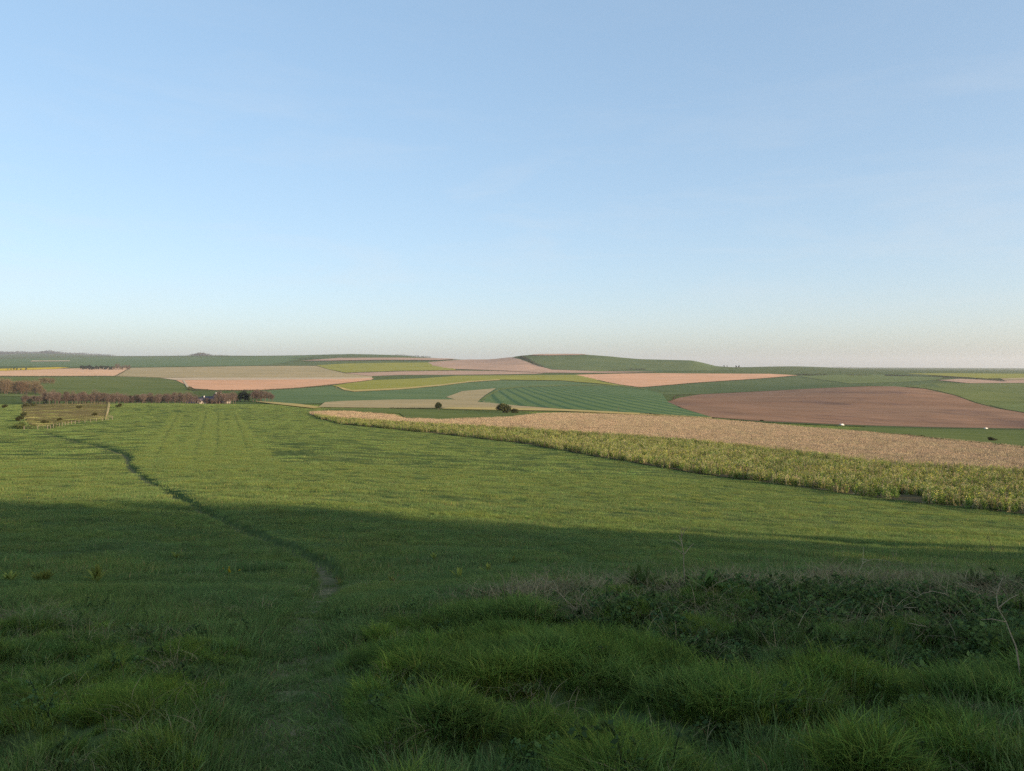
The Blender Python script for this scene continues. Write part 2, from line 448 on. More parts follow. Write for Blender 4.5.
# ------------------------------------------------------------------ fields draped over the land
def densify(poly, step=4.0):
    out = []
    for a, b in zip(poly, poly[1:]+poly[:1]):
        k = max(1, int(math.hypot(b[0]-a[0], (b[1]-a[1])*3)/step))
        for i in range(k): out.append((a[0]+(b[0]-a[0])*i/k, a[1]+(b[1]-a[1])*i/k))
    return out
def inside(P, poly):
    x, y = P[:, 0], P[:, 1]; c = np.zeros(len(P), bool); j = len(poly)-1
    for i in range(len(poly)):
        xi, yi = poly[i]; xj, yj = poly[j]
        k = ((yi > y) != (yj > y)) & (x < (xj-xi)*(y-yi)/(yj-yi+1e-12)+xi)
        c ^= k; j = i
    return c
def plan(poly_px, step=4.0):
    return np.array([sight(*p) for p in densify(poly_px, step)])
FIELD_PLANS = {}
def field(name, label, cat, poly_px, mat, level=1, world=None, kind='structure'):
    P = plan(poly_px) if world is None else np.asarray(world, float)
    dd = np.linalg.norm(P, axis=1)
    P = P*(1+0.006*(fbm(P[:, 0]/dd*60, P[:, 1]/40, 3, 77)-0.5)[:, None]*np.clip(dd/900, 0.2, 1)[:, None])
    keep = [0]
    for i in range(1, len(P)):
        if np.linalg.norm(P[i]-P[keep[-1]]) > 0.004*np.linalg.norm(P[i]): keep.append(i)
    P = P[keep]
    lo_u = np.min(P[:, 0]/P[:, 1]); hi_u = np.max(P[:, 0]/P[:, 1])
    lo, hi = P[:, 1].min(), P[:, 1].max()
    us = np.arange(lo_u, hi_u, 6/F); ys = [lo]
    while ys[-1] < hi: ys.append(ys[-1]*1.018)
    U, Yg = np.meshgrid(us, np.array(ys)); Q = np.stack([(U*Yg).ravel(), Yg.ravel()], -1)
    Q = Q[inside(Q, P)]
    pts = [Vector(p) for p in np.vstack([P, Q])]
    n = len(P)
    v, e, f, *_ = delaunay_2d_cdt(pts, [], [list(range(n))], 1, 1e-4)
    V = np.array([[a[0], a[1]] for a in v])
    d = np.linalg.norm(V, axis=1)
    z = H(V[:, 0], V[:, 1]) + 0.03 + 0.00028*d*level
    tri = np.array([t for t in f if len(t) == 3], dtype=np.int32)
    a, b, c = V[tri[:, 0]], V[tri[:, 1]], V[tri[:, 2]]
    flip = ((b[:, 0]-a[:, 0])*(c[:, 1]-a[:, 1])-(b[:, 1]-a[:, 1])*(c[:, 0]-a[:, 0])) < 0
    tri[flip] = tri[flip][:, ::-1]
    me = mesh_from(name, np.column_stack([V, z]), [tri], mat, smooth=True)
    o = obj(name, me); tag(o, label, cat, kind=kind)
    return P

OCHRE = field_mat('pink_ochre_soil', (0.648, 0.366, 0.212), (0.739, 0.430, 0.263), 0.010, 0.2, 5, bump=0.25, fine=0.05)
OCHRE2 = field_mat('pale_ochre_soil', (0.665, 0.415, 0.244), (0.739, 0.476, 0.299), 0.006, 0.0, 6, bump=0.2, fine=0.04)
PLOUGH = field_mat('brown_plough', (0.240, 0.141, 0.091), (0.322, 0.199, 0.132), 0.012, 0.25, 6, c3=(0.15, 0.10, 0.085), bump=0.4, fine=0.09)
BEIGE = field_mat('beige_stubble', (0.375, 0.306, 0.162), (0.460, 0.366, 0.210), 0.008, 0.1, 6, bump=0.2, fine=0.06)
STRAW = field_mat('straw_verge', (0.46, 0.35, 0.13), (0.53, 0.42, 0.18), 0.02, 0, 3, bump=0.2, fine=0.2)
CREAM = field_mat('cream_chalk', (0.52, 0.41, 0.27), (0.60, 0.48, 0.33), 0.02, 0, 3, bump=0.1, fine=0.2)
WHEAT = field_mat('blue_green_wheat', (0.109, 0.176, 0.081), (0.159, 0.217, 0.098), 0.010, 0.3, 4, bump=0.3, fine=0.10)
_a, _b, _c = np.array(sight(522, 389)), np.array(sight(578, 407.5)), np.array(sight(531, 389))
TLA = math.atan2(_b[1]-_a[1], _b[0]-_a[0]); TLG = abs((_c-_a)@np.array([-math.sin(TLA), math.cos(TLA)]))
print('tramlines', math.degrees(TLA), TLG)
WHEATL = field_mat('drilled_wheat', (0.119, 0.189, 0.078), (0.153, 0.217, 0.090), 0.010, 0.3, 4, lines=dict(gap=TLG, rz=-TLA, col=(0.064, 0.122, 0.062), a=0.5, dist=1.5, ds=0.004), bump=0.3, fine=0.10)
YGREEN = field_mat('yellow_green_crop', (0.269, 0.274, 0.058), (0.336, 0.319, 0.073), 0.009, 0.1, 6, bump=0.2, fine=0.07)
RAPE = field_mat('rape_flower', (0.62, 0.44, 0.04), (0.66, 0.48, 0.06), 0.02, 0, 3, bump=0.1)
GREEN = field_mat('mid_green_pasture', (0.119, 0.158, 0.054), (0.164, 0.192, 0.067), 0.010, 0.1, 4, bump=0.3, fine=0.08)
DKGREEN = field_mat('dark_green_pasture', (0.089, 0.135, 0.059), (0.131, 0.167, 0.068), 0.006, 0.1, 3, bump=0.3, fine=0.05)
PALEGR = field_mat('pale_green_pasture', (0.138, 0.182, 0.066), (0.171, 0.209, 0.079), 0.010, 0.1, 5, bump=0.2, fine=0.06)
GREYPK = field_mat('grey_pink_soil', (0.447, 0.302, 0.215), (0.522, 0.351, 0.253), 0.008, 0.1, 6, bump=0.2, fine=0.05)
SCRUB = field_mat('rough_grassland', (0.16, 0.135, 0.045), (0.25, 0.185, 0.085), 0.05, 0.0, 2, c3=(0.09, 0.10, 0.03), bump=0.5, fine=0.5)
CROPSOIL = field_mat('crop_floor', (0.10, 0.085, 0.045), (0.14, 0.115, 0.065), 0.08, 0.0, 2, bump=0.5, fine=0.6)

# far downs, left to right
field('pasture', 'long dark blue-green field under the left skyline', 'field', [(-60,366.5),(-60,361),(0,359.5),(70,357.6),(150,357.2),(240,357),(300,356),(350,355),(400,356),(300,359.5),(285,362.5),(258,365.6),(150,367),(60,367)], WHEAT, 1)
field('stubble_field', 'pale cream strip of soil highest on the left downs', 'field', [(30,361.9),(70,361.6),(70,360.9),(32,361)], CREAM, 2)
field('pasture', 'dark green crest of the middle down with the pink strip below it', 'field', [(290,359),(330,354.9),(352,354.4),(390,355.3),(425,358),(456,359.4),(400,359.6),(340,359.4)], DKGREEN, 2)
field('stubble_field', 'thin pink soil strip just below the crest of the middle down', 'field', [(300,361.3),(340,358.4),(400,358.2),(430,358.7),(462,359.2),(440,360.6),(380,360.4),(330,361.2)], GREYPK, 3)
field('pasture', 'mid green slope between the pink strip and the yellow-green crop', 'field', [(258,365.6),(285,362.5),(330,361.3),(440,360.7),(430,363),(360,363.4),(318,365.6),(290,366)], DKGREEN, 1)
field('ploughed_field', 'pink bare field curving up to the gully at the left end of the long hill', 'field', [(428,362.5),(455,360.5),(480,359.2),(505,357.6),(514,357.8),(524,361),(537,366),(552,370),(600,371.6),(660,372.3),(600,373.4),(540,373),(500,370.7),(450,369.2),(432,366)], GREYPK, 2)
field('crop_field', 'upper yellow-green crop field left of the pink slope', 'field', [(316,365.7),(345,363.9),(380,363.2),(428,362.8),(434,366),(456,369.2),(455,370.6),(400,371.2),(345,373),(328,369.5)], YGREEN, 2)
field('stubble_field', 'grey-green stubble strip below the upper yellow-green crop', 'field', [(345,373.3),(400,371.6),(455,370.8),(500,371),(545,373.2),(535,374),(460,375),(400,375.2),(372,376.2)], GREYPK, 1)
field('stubble_field', 'wide pale beige stubble field right of the orange field corner', 'field', [(116,376.6),(131,368),(180,367.3),(258,366.2),(316,366),(330,370),(346,373.6),(372,376.4),(372,377.6),(256,378),(160,377.8)], BEIGE, 1)
field('rapeseed_field', 'thin bright yellow strip above the orange field', 'field', [(-60,371),(0,369.4),(58,367.9),(70,368.3),(55,369.5),(0,371.5),(-60,373)], RAPE, 3)
field('ploughed_field', 'orange soil field beside the yellow strip on the left', 'field', [(-60,373),(0,371.2),(55,369.2),(130,367.9),(116,376.3),(0,376.6),(-60,377)], OCHRE2, 2)
field('wheat_field', 'smooth green field behind the leafless tree belt', 'field', [(-60,377.2),(0,377),(116,376.7),(160,378),(172,380),(185,383.5),(192,390),(195,397),(60,398),(-60,394)], GREEN, 1)
field('chalk_margin', 'thin cream margin along the top of the long orange field', 'field', [(160,378.2),(256,378.1),(372,377.7),(372,379.2),(256,380.2),(175,380.4)], CREAM, 2)
field('ploughed_field', 'long orange-pink soil field with its sharp tip to the right, above the farm', 'field', [(176,380.6),(256,380.2),(340,379.2),(374,378.4),(371,380.3),(340,384),(300,388),(262,390.5),(215,390.5),(194,389)], OCHRE, 2)
field('crop_field', 'lower yellow-green band sweeping across to the pink field', 'field', [(332,386),(350,383.2),(372,380.6),(425,378.5),(456,376.2),(480,375.9),(530,375.6),(576,375.2),(590,378),(612,383.5),(632,387.2),(600,384),(560,380.8),(500,380),(470,382),(440,385.6),(400,389),(352,391)], YGREEN, 2)
field('crop_margin', 'bright yellow grassy margin under the lower yellow-green band', 'field', [(335,386),(352,390.6),(400,388.4),(440,385),(470,381.5),(500,379.7),(500,380.6),(470,382.6),(440,386.4),(400,390),(354,392.2),(344,390.5)], STRAW, 3)
field('wheat_field', 'blue-green wheat slope right of the farm', 'field', [(262,391),(300,388.6),(332,386.3),(352,391.5),(400,389.5),(470,382.5),(500,380.6),(560,381.2),(600,384.4),(640,389),(660,395),(520,395),(480,403),(400,402.5),(340,403),(300,404),(262,402)], WHEAT, 1)
TL = field('wheat_field', 'domed green wheat field with curved tramlines in the middle of the valley', 'field', [(478,402.5),(486,396),(498,389.8),(520,387.4),(560,386),(600,385.6),(622,386.6),(645,389.5),(662,394),(668,402),(680,408),(712,417.6),(690,417.4),(640,413.4),(560,409),(520,406)], WHEATL, 2)
field('wheat_margin', 'pale grass edge round the top of the domed wheat field', 'field', [(478,402.5),(486,396),(498,389.2),(520,386.6),(560,385.2),(600,384.9),(622,386),(645,389),(645,390),(622,387.2),(600,386.2),(560,386.5),(520,387.9),(500,390.5),(488,397),(481,402)], PALEGR, 3)
field('stubble_field', 'beige-brown wedge at the left corner of the domed wheat field', 'field', [(446,397.5),(462,391.5),(496,388.6),(486,395),(477,402),(460,401)], BEIGE, 2)
field('stubble_field', 'broad beige stubble strip along the valley floor behind the lone tree', 'field', [(318,407.5),(325,402.5),(345,401.2),(400,399.8),(478,399.8),(496,403.6),(520,406.2),(560,409.2),(640,413.6),(600,412.6),(520,409),(460,408.2),(400,408.4)], BEIGE, 2)
field('straw_verge', 'yellow straw verge beside the lone tree and the round bush', 'verge', [(440,409.2),(450,407.8),(500,408.2),(560,409.4),(640,413.6),(712,417.9),(712,419),(640,415.2),(560,411.4),(500,410.6)], STRAW, 3)
field('wheat_field', 'small green field in front of the lone tree and round bush', 'field', [(322,411),(330,408.6),(400,408.8),(440,409.2),(500,410.8),(522,411.8),(538,414.8),(510,418.5),(440,421.2),(408,420),(400,414),(340,411.8)], GREEN, 2)
field('straw_verge', 'curved pale yellow track edge left of the valley, below the dark trees', 'verge', [(254,401.8),(275,402.6),(300,404.6),(322,407.6),(314,408.9),(290,406.2),(268,403.7)], STRAW, 3)
field('ploughed_field', 'pink soil field at the foot of the long hill', 'field', [(576,375.1),(620,374),(660,373.6),(720,374),(770,374.2),(798,375.7),(760,378.8),(720,381.4),(690,383.4),(660,386),(640,387.6),(618,384.6),(598,380.5)], OCHRE, 2)
field('pasture', 'dark green pasture between the pink field and the brown plough', 'field', [(632,388),(662,386.2),(720,382),(798,376.4),(860,374.4),(930,374.6),(935,379),(930,383),(945,388.5),(920,388),(870,386),(768,391),(700,394.2),(664,395)], DKGREEN, 1)
field('ploughed_field', 'big brown ploughed field on the right with a domed top', 'field', [(667,402),(680,398),(700,394.8),(768,391.4),(820,388.6),(868,386.8),(895,386.8),(925,389.4),(955,396),(975,403.5),(1000,409.5),(1024,413.4),(1080,420),(1080,429.6),(1024,429),(930,427.6),(840,425),(760,421.4),(712,417.6),(684,409)], PLOUGH, 2)
field('pasture', 'olive green hillside falling right behind the brown plough', 'field', [(905,386.8),(930,383.6),(1024,383),(1080,383),(1080,411),(1024,409),(1000,408.5),(975,402.5),(955,395),(928,388.9)], GREEN, 1)
field('pasture', 'pale green strip along the lower right edge of the brown plough', 'field', [(990,405.4),(1024,404.2),(1080,406),(1080,419),(1024,412.8),(1005,409.6)], PALEGR, 2)
field('stubble_field', 'small pinkish soil field near the right horizon', 'field', [(938,380.6),(960,379.2),(1000,380.8),(1024,380.4),(1080,381),(1080,384),(1024,383.4),(970,383.6)], GREYPK, 2)
field('crop_field', 'bright yellow-green strip on the right below the blue horizon', 'field', [(905,374),(945,373.6),(1080,374.6),(1080,378.4),(1024,378.2),(985,379),(950,376.6)], YGREEN, 2)
field('stubble_field', 'tan stubble patch beside the yellow-green strip at the right edge', 'field', [(1000,379.2),(1024,378.3),(1080,378.6),(1080,380.8),(1024,380.3),(1004,380.6)], BEIGE, 3)
field('pasture', 'flat pale green pasture on the right plateau', 'field', [(800,377),(850,374.6),(900,376),(945,377.8),(935,380.4),(900,382.6),(850,384)], PALEGR, 2)
field('pasture', 'dark green front of the long flat-topped hill', 'field', [(523,357.5),(540,355.6),(575,355),(600,356),(640,359.3),(690,360.6),(703,363),(716,366.2),(735,370.5),(660,371.8),(600,371.2),(552,369.6),(538,365.5)], DKGREEN, 1)
field('stubble_field', 'brown cap along the top of the long hill', 'field', [(528,355.6),(540,354.4),(575,354.2),(590,355),(575,355.5),(548,355.9)], GREYPK, 3)
field('chalk_margin', 'pale grassy strip at the foot of the long hill', 'field', [(580,370.7),(598,369.9),(616,371),(600,371.9)], PALEGR, 3)
field('wheat_field', 'narrow green field between the dry crop and the lane on the right', 'field', [(866,427),(930,428.2),(1024,430),(1080,431),(1080,455),(1024,448.5),(960,441.5),(900,434.5),(850,430.5)], GREEN, 2)
field('lane', 'dark lane verge along the foot of the brown plough', 'lane', [(712,418),(760,421.9),(840,425.5),(930,428.1),(1024,429.5),(1080,430.1),(1080,431.2),(1024,430.4),(930,428.9),(840,426.4),(760,422.7)], DKGREEN, 3)
field('rough_grassland', 'rough tan grassland inside the post fence below the tree belt', 'grassland', [(22,405),(60,404),(108,402.4),(108,409),(105,419.5),(85,421),(60,424),(42,427),(30,425),(24,416)], SCRUB, 2)
field('chalk_track', 'pale chalk track down the right side of the rough grassland', 'track', [(108.6,401),(109.9,401),(108.2,410),(106.2,421),(104.6,421),(107,410)], STRAW, 3)
field('chalk_track', 'short white chalk track climbing beside the farm', 'track', [(182.5,381),(184.5,380.8),(189,387.5),(187,388)], CREAM, 3)

NEAR_EDGE = [(1090,521),(1024,515),(950,507),(871,497),(780,485),(700,474),(610,459),(519,443),(430,433),(340,424),(318,418)]
MID_EDGE = [(312,415),(340,419.5),(400,423.6),(460,427),(520,430),(600,435.5),(700,443.5),(800,454.5),(870,464.5),(950,470.5),(1024,475),(1090,478)]
FAR_EDGE = [(1090,456),(1024,449.5),(940,441),(870,434),(800,428.5),(760,424.4),(700,419.4),(650,417),(600,415),(560,414),(538,415),(510,418.5),(440,421.4),(405,420),(395,416.5),(345,412.6),(312,413)]
P_GREEN = field('crop_soil', 'earth under the standing green crop strip', 'soil', NEAR_EDGE+MID_EDGE, CROPSOIL, 2)
P_DRY = field('stubble_soil', 'earth under the dry buff crop strip', 'soil', MID_EDGE+FAR_EDGE, CROPSOIL, 2)

# ------------------------------------------------------------------ instanced ground cover
def euler_align(n, yaw):
    """XYZ euler of Rz-first yaw then tilt so that +Z -> n"""
    z = n; x0 = np.stack([np.cos(yaw), np.sin(yaw), np.zeros_like(yaw)], -1)
    x = x0 - (x0*z).sum(-1, keepdims=True)*z; x /= np.linalg.norm(x, axis=-1, keepdims=True)
    y = np.cross(z, x)
    # R columns x,y,z
    ry = -np.arcsin(np.clip(x[:, 2], -1, 1)); rx = np.arctan2(y[:, 2], z[:, 2]); rz = np.arctan2(x[:, 1], x[:, 0])
    return np.stack([rx, ry, rz], -1)

def scatter(name, label, cat, protos, xy, scl, yaw=None, tilt=True, dz=0.0, idx=None, scz=None):
    n = len(xy); x, y = xy[:, 0], xy[:, 1]
    z = H(x, y)+dz
    yaw = rng.uniform(0, 2*math.pi, n) if yaw is None else yaw
    nn = slope_n(x, y) if tilt else np.tile(np.array([0., 0., 1.]), (n, 1))
    rot = euler_align(nn, yaw)
    me = bpy.data.meshes.new(name)
    me.vertices.add(n); me.vertices.foreach_set('co', np.stack([x, y, z], -1).astype(np.float32).ravel())
    a = me.attributes.new('rot', 'FLOAT_VECTOR', 'POINT'); a.data.foreach_set('vector', rot.astype(np.float32).ravel())
    s3 = np.repeat(np.asarray(scl, float)[:, None], 3, 1)
    if scz is not None: s3[:, 2] *= scz
    a = me.attributes.new('scl', 'FLOAT_VECTOR', 'POINT'); a.data.foreach_set('vector', s3.astype(np.float32).ravel())
    idx = rng.integers(0, len(protos), n) if idx is None else idx
    a = me.attributes.new('idx', 'INT', 'POINT'); a.data.foreach_set('value', idx.astype(np.int32))
    me.update()
    o = obj(name, me); tag(o, label, cat, kind='stuff')
    ng = bpy.data.node_groups.new('scatter_'+name, 'GeometryNodeTree')
    ng.interface.new_socket('Geometry', in_out='INPUT', socket_type='NodeSocketGeometry')
    ng.interface.new_socket('Geometry', in_out='OUTPUT', socket_type='NodeSocketGeometry')
    gi = ng.nodes.new('NodeGroupInput'); go = ng.nodes.new('NodeGroupOutput')
    ip = ng.nodes.new('GeometryNodeInstanceOnPoints')
    g2 = ng.nodes.new('GeometryNodeGeometryToInstance')
    for p in protos:
        oi = ng.nodes.new('GeometryNodeObjectInfo'); oi.inputs['Object'].default_value = p
        ng.links.new(oi.outputs['Geometry'], g2.inputs[0])
    def na(nm, t):
        q = ng.nodes.new('GeometryNodeInputNamedAttribute'); q.data_type = t; q.inputs[0].default_value = nm
        return q.outputs[0]
    ng.links.new(gi.outputs[0], ip.inputs['Points']); ng.links.new(g2.outputs[0], ip.inputs['Instance'])
    ip.inputs['Pick Instance'].default_value = True
    ng.links.new(na('idx', 'INT'), ip.inputs['Instance Index'])
    er = ng.nodes.new('FunctionNodeEulerToRotation')
    ng.links.new(na('rot', 'FLOAT_VECTOR'), er.inputs[0]); ng.links.new(er.outputs[0], ip.inputs['Rotation'])
    ng.links.new(na('scl', 'FLOAT_VECTOR'), ip.inputs['Scale'])
    ng.links.new(ip.outputs[0], go.inputs[0])
    md = o.modifiers.new('scatter', 'NODES'); md.node_group = ng
    return o

def blades(mb, P, h, w, lean, ldir, col, seg=3, curl=1.0):
    """grass blades at P (n,2): height h, width w, lean distance, lean direction angle"""
    n = len(P)
    fa = rng.uniform(0, 2*math.pi, n)
    S = np.stack([np.cos(fa), np.sin(fa), np.zeros(n)], -1)*w[:, None]*0.5
    D = np.stack([np.cos(ldir), np.sin(ldir), np.zeros(n)], -1)
    rows = []; ts = np.linspace(0, 1, seg+1)
    for t in ts[:-1]:
        c = np.column_stack([P, np.zeros(n)]) + D*(lean*t**(1+curl))[:, None]
        c[:, 2] = h*(t - 0.25*t*t*np.minimum(lean/np.maximum(h, 1e-3), 1.5)) - 0.01*(t == 0)
        ww = (1-0.55*t**1.5)
        rows += [c-S*ww, c+S*ww]
    tip = np.column_stack([P, np.zeros(n)]) + D*lean[:, None]; tip[:, 2] = h*(1-0.25*np.minimum(lean/np.maximum(h, 1e-3), 1.5))
    rows.append(tip)
    V = np.stack(rows, 1); k = V.shape[1]
    base = (np.arange(n)*k)[:, None]
    q = [base+np.array([[2*i, 2*i+1, 2*i+3, 2*i+2]]) for i in range(seg-1)]
    t3 = base+np.array([[2*(seg-1), 2*(seg-1)+1, k-1]])
    cols = np.repeat(col[:, None, :], k, 1)
    mb.add(V.reshape(-1, 3), q=np.concatenate(q) if q else None, t=t3, col=cols.reshape(-1, 3))

def grass_proto(name, n, rad, h, w, lean, cols, mat, wind=None, square=False, seg=3, dry=0.03, gauss=False):
    mb = MB()
    if gauss: P = rng.normal(0, rad*0.62, (n, 2))
    elif square: P = rng.uniform(-rad, rad, (n, 2))
    else:
        rr = rad*np.sqrt(rng.uniform(0, 1, n)); a = rng.uniform(0, 2*math.pi, n)
        P = np.stack([rr*np.cos(a), rr*np.sin(a)], -1)
    hh = h*rng.uniform(0.45, 1.1, n); ww = w*rng.uniform(0.5, 1.25, n)*np.where(rng.uniform(0, 1, n) < 0.08, 1.6, 1)
    if wind is None:
        ld = np.arctan2(P[:, 1], P[:, 0])+rng.normal(0, 0.7, n) if not square else rng.uniform(0, 2*math.pi, n)
    else: ld = wind+rng.normal(0, 0.9, n)
    ll = hh*lean*rng.uniform(0.2, 1.5, n)
    cols = np.asarray(cols); ci = rng.integers(0, len(cols), n)
    col = cols[ci]*rng.uniform(0.75, 1.25, (n, 1))
    d = rng.uniform(0, 1, n) < dry
    col[d] = np.array([0.26, 0.20, 0.09])*rng.uniform(0.7, 1.2, (d.sum(), 1))
    blades(mb, P, hh, ww, ll, ld, col, seg)
    return mb.build(name, mat, link=False)

M_LUSH = leafy('lush_grass', 0.5, rand=0.34, patch=(1.35, 1.2, 0.8), patch_scale=0.9)
M_MEADOW = leafy('meadow_grass', 0.45, rand=0.26, patch=(1.22, 1.10, 0.90), patch_scale=0.35)
LUSH = [(0.131, 0.212, 0.047), (0.161, 0.241, 0.057), (0.101, 0.176, 0.047), (0.221, 0.274, 0.064)]
MEAD = [(0.105, 0.202, 0.054), (0.135, 0.202, 0.063), (0.155, 0.223, 0.074), (0.179, 0.239, 0.083), (0.118, 0.181, 0.061), (0.213, 0.242, 0.100)]
WIND = math.radians(200)
lush_p = [grass_proto('lush_tuft', 120, 0.075, 0.115, 0.0032, 0.95, LUSH, M_LUSH, seg=4, dry=0.015, wind=(WIND if k % 2 else None)) for k in range(6)]
short_p = [grass_proto('short_tuft', 70, 0.15, 0.10, 0.0050, 0.7, MEAD[:4], M_MEADOW, seg=3, dry=0.03) for k in range(5)]
mead_p = [grass_proto('meadow_sward', 230, 0.50, 0.15, 0.009, 0.6, MEAD, M_MEADOW, square=True, seg=2, dry=0.05, gauss=True) for k in range(6)]
far_p = [grass_proto('meadow_far', 420, 1.6, 0.17, 0.026, 0.5, MEAD, M_MEADOW, square=True, seg=2, dry=0.03, gauss=True) for k in range(6)]

def cone_points(y0, y1, dens, margin=90):
    """random points in the sector of view between two depths"""
    umax = (512+margin)/F
    area = umax*(y1*y1-y0*y0)
    n = int(area*dens)
    Y = np.sqrt(rng.uniform(y0*y0, y1*y1, n)); X = rng.uniform(-umax, umax, n)*Y
    return np.stack([X, Y], -1)
def drop(P, p): return P[rng.uniform(0, 1, len(P)) < p]

# lush bank at the viewer's feet
P = cone_points(1.6, 10.5, 250)
L = lush(P[:, 0], P[:, 1]); dp = dist_poly(P[:, 0], P[:, 1], PATH)
clump = fbm(P[:, 0]/0.50, P[:, 1]/0.40, 2, 21)
NET = np.array([sight(*p) for p in [(520,606),(560,600),(640,596),(760,592),(900,590),(1110,592),(1110,700),(980,705),(900,690),(800,680),(700,672),(640,662),(600,640),(560,620),(520,606)]])
in_net = inside(P, NET)
keep = np.where(in_net, 0.85, 1)*L*(sstep(0.22, 0.49, dp))*(0.45+0.9*sstep(0.3, 0.6, clump)) > rng.uniform(0, 1, len(P))
P = P[keep]; clump = clump[keep]; dp = dp[keep]
right = sstep(-1.2, 0.2, P[:, 0]-(-1.0))
hs = np.where(inside(P, NET), 0.62, 1)*(0.48+0.34*right)*0.92*(0.55+0.9*sstep(0.35, 0.65, clump))*(0.5+0.5*sstep(0.2, 0.7, dp))*rng.uniform(0.55, 1.25, len(P))
scatter('tussock_grass', 'long dark green tussocky grass filling the near bank', 'grass', lush_p, P, hs*1.25, tilt=False, yaw=rng.normal(0, 0.9, len(P)))
# thin short grass along the path and on the terrace
P = cone_points(2.0, 42, 16)
P = np.vstack([P, cone_points(1.7, 14, 75)])
_i = rng.integers(0, len(PATH)-1, 9000); _f = rng.uniform(0, 1, (9000, 1))
_q = PATH[_i]*(1-_f)+PATH[_i+1]*_f; _q = _q[(_q[:, 1] > 1.6) & (_q[:, 1] < 9.5)]
P = np.vstack([P, _q+rng.normal(0, 0.2, _q.shape)])
L = lush(P[:, 0], P[:, 1]); dp = dist_poly(P[:, 0], P[:, 1], PATH)
w = 0.27+0.73*sstep(0.11, 0.40, dp)
worn_ = np.zeros(len(P))
for (px, py, rad, s) in [(318,586,0.8,0.42),(10,636,0.55,0.9),(200,580,0.5,0.5),(235,598,0.7,0.5)]:
    cx, cy = sight(px, py); worn_ = np.maximum(worn_, s*(1-sstep(rad*0.2, rad, np.hypot(P[:, 0]-cx, P[:, 1]-cy))))
keep = (w*(1-0.85*worn_)*np.where(L > 0.5, 0.7, 1)) > rng.uniform(0, 1, len(P))
keep &= (dp > 0.26) | (rng.uniform(0, 1, len(P)) < np.interp(P[:, 1], [7.5, 10, 13, 20], [1.0, 0.55, 0.35, 0.3]))
P = P[keep]; dp = dp[keep]
patch = fbm(P[:, 0]/2.2, P[:, 1]/2.2, 3, 40)
hs = (0.55+0.9*sstep(0.3, 0.7, patch))*(0.42+0.58*sstep(0.1, 0.5, dp))*(0.9+0.35*sstep(10, 25, P[:, 1]))*rng.uniform(0.75, 1.25, len(P))
scatter('short_grass', 'short worn grass beside the path and on the terrace below the bank', 'grass', short_p, P, rng.uniform(0.75, 1.15, len(P)), scz=hs)
# open meadow
def in_meadow(P):
    G = np.array(NEAR_PLAN)
    return ~inside(P, G)
NEAR_PLAN = np.vstack([P_GREEN[:1], plan(NEAR_EDGE+[(318,412)]+FAR_EDGE[::-1])])
def meadow_keep(P, path_w):
    k = np.ones(len(P), bool)
    k &= ~inside(P, P_GREEN) & ~inside(P, P_DRY)
    k &= dist_poly(P[:, 0], P[:, 1], PATH) > path_w
    k &= (rut_d(P[:, 0], P[:, 1]) > 0.8) | (rng.uniform(0, 1, len(P)) < 0.5)
    return k
P = cone_points(13, 95, 2.3)
P = P[meadow_keep(P, 0.62)]
pt = fbm(P[:, 0]/5, P[:, 1]/5, 3, 44)
scatter('meadow_grass', 'grazed green meadow grass on the near slope', 'grass', mead_p, P, rng.uniform(0.8, 1.15, len(P)), scz=(0.70+0.6*sstep(0.3, 0.7, pt)))
P = cone_points(80, 620, 0.12)
SCR = plan([(22,405),(60,404),(108,402.4),(108,409),(105,419.5),(85,421),(60,424),(42,427),(30,425),(24,416)])
P = P[meadow_keep(P, 1.75)]
P = P[~inside(P, SCR)]
WHEEL = [smooth_poly([sight(*p) for p in l], 16) for l in ([(188, 497), (196, 452), (202, 430), (206, 412)], [(211, 486), (216, 450), (218, 427), (218, 412)], [(146, 486), (157, 455), (169, 430), (178, 413)], [(262, 478), (248, 450), (240, 428), (234, 412)])]
def wheel_d(P):
    d = np.full(len(P), 1e9)
    for l in WHEEL: d = np.minimum(d, dist_poly(P[:, 0], P[:, 1], l))
    return d
P = P[wheel_d(P) > 2.0]
Q = []
for l in WHEEL:
    i_ = rng.uniform(0, len(l)-1.001, 5200); k_ = i_.astype(int); Q.append(l[k_]*(1-(i_-k_)[:, None])+l[k_+1]*(i_-k_)[:, None]+rng.uniform(-2.6, 2.6, (5200, 2)))
Q = np.vstack(Q); Q = Q[(wheel_d(Q) > 0.45) & (Q[:, 1] > 80)]; Q = Q[meadow_keep(Q, 1.2)]
scatter('meadow_grass', 'meadow grass standing either side of the faint wheel lines', 'grass', mead_p, Q, rng.uniform(0.9, 1.2, len(Q)))
pt = fbm(P[:, 0]/14, P[:, 1]/14, 3, 45)
scatter('meadow_grass', 'smooth lit meadow grass running to the brow', 'grass', far_p, P, rng.uniform(0.85, 1.15, len(P)), scz=(0.75+0.5*sstep(0.3, 0.7, pt)))

RG = [(0.218, 0.250, 0.081), (0.299, 0.287, 0.121), (0.172, 0.226, 0.069), (0.276, 0.268, 0.103), (0.391, 0.329, 0.172)]
M_ROUGH = leafy('rough_grass', 0.3, rand=0.4, patch=(0.74, 0.92, 0.7), patch_scale=0.05)
rough_p = [grass_proto('rough_tuft', 300, 1.4, 0.42, 0.035, 0.5, RG, M_ROUGH, square=True, seg=2, dry=0.15) for k in range(5)]
lo, hi = SCR.min(0), SCR.max(0)
P = rng.uniform(lo, hi, (26000, 2)); P = P[inside(P, SCR)][:9000]
scatter('rough_grass', 'tussocky tan and olive grass inside the post fence', 'grass', rough_p, P, rng.uniform(0.6, 1.3, len(P))*(0.6+0.8*fbm(P[:, 0]/20, P[:, 1]/20, 2, 70)))

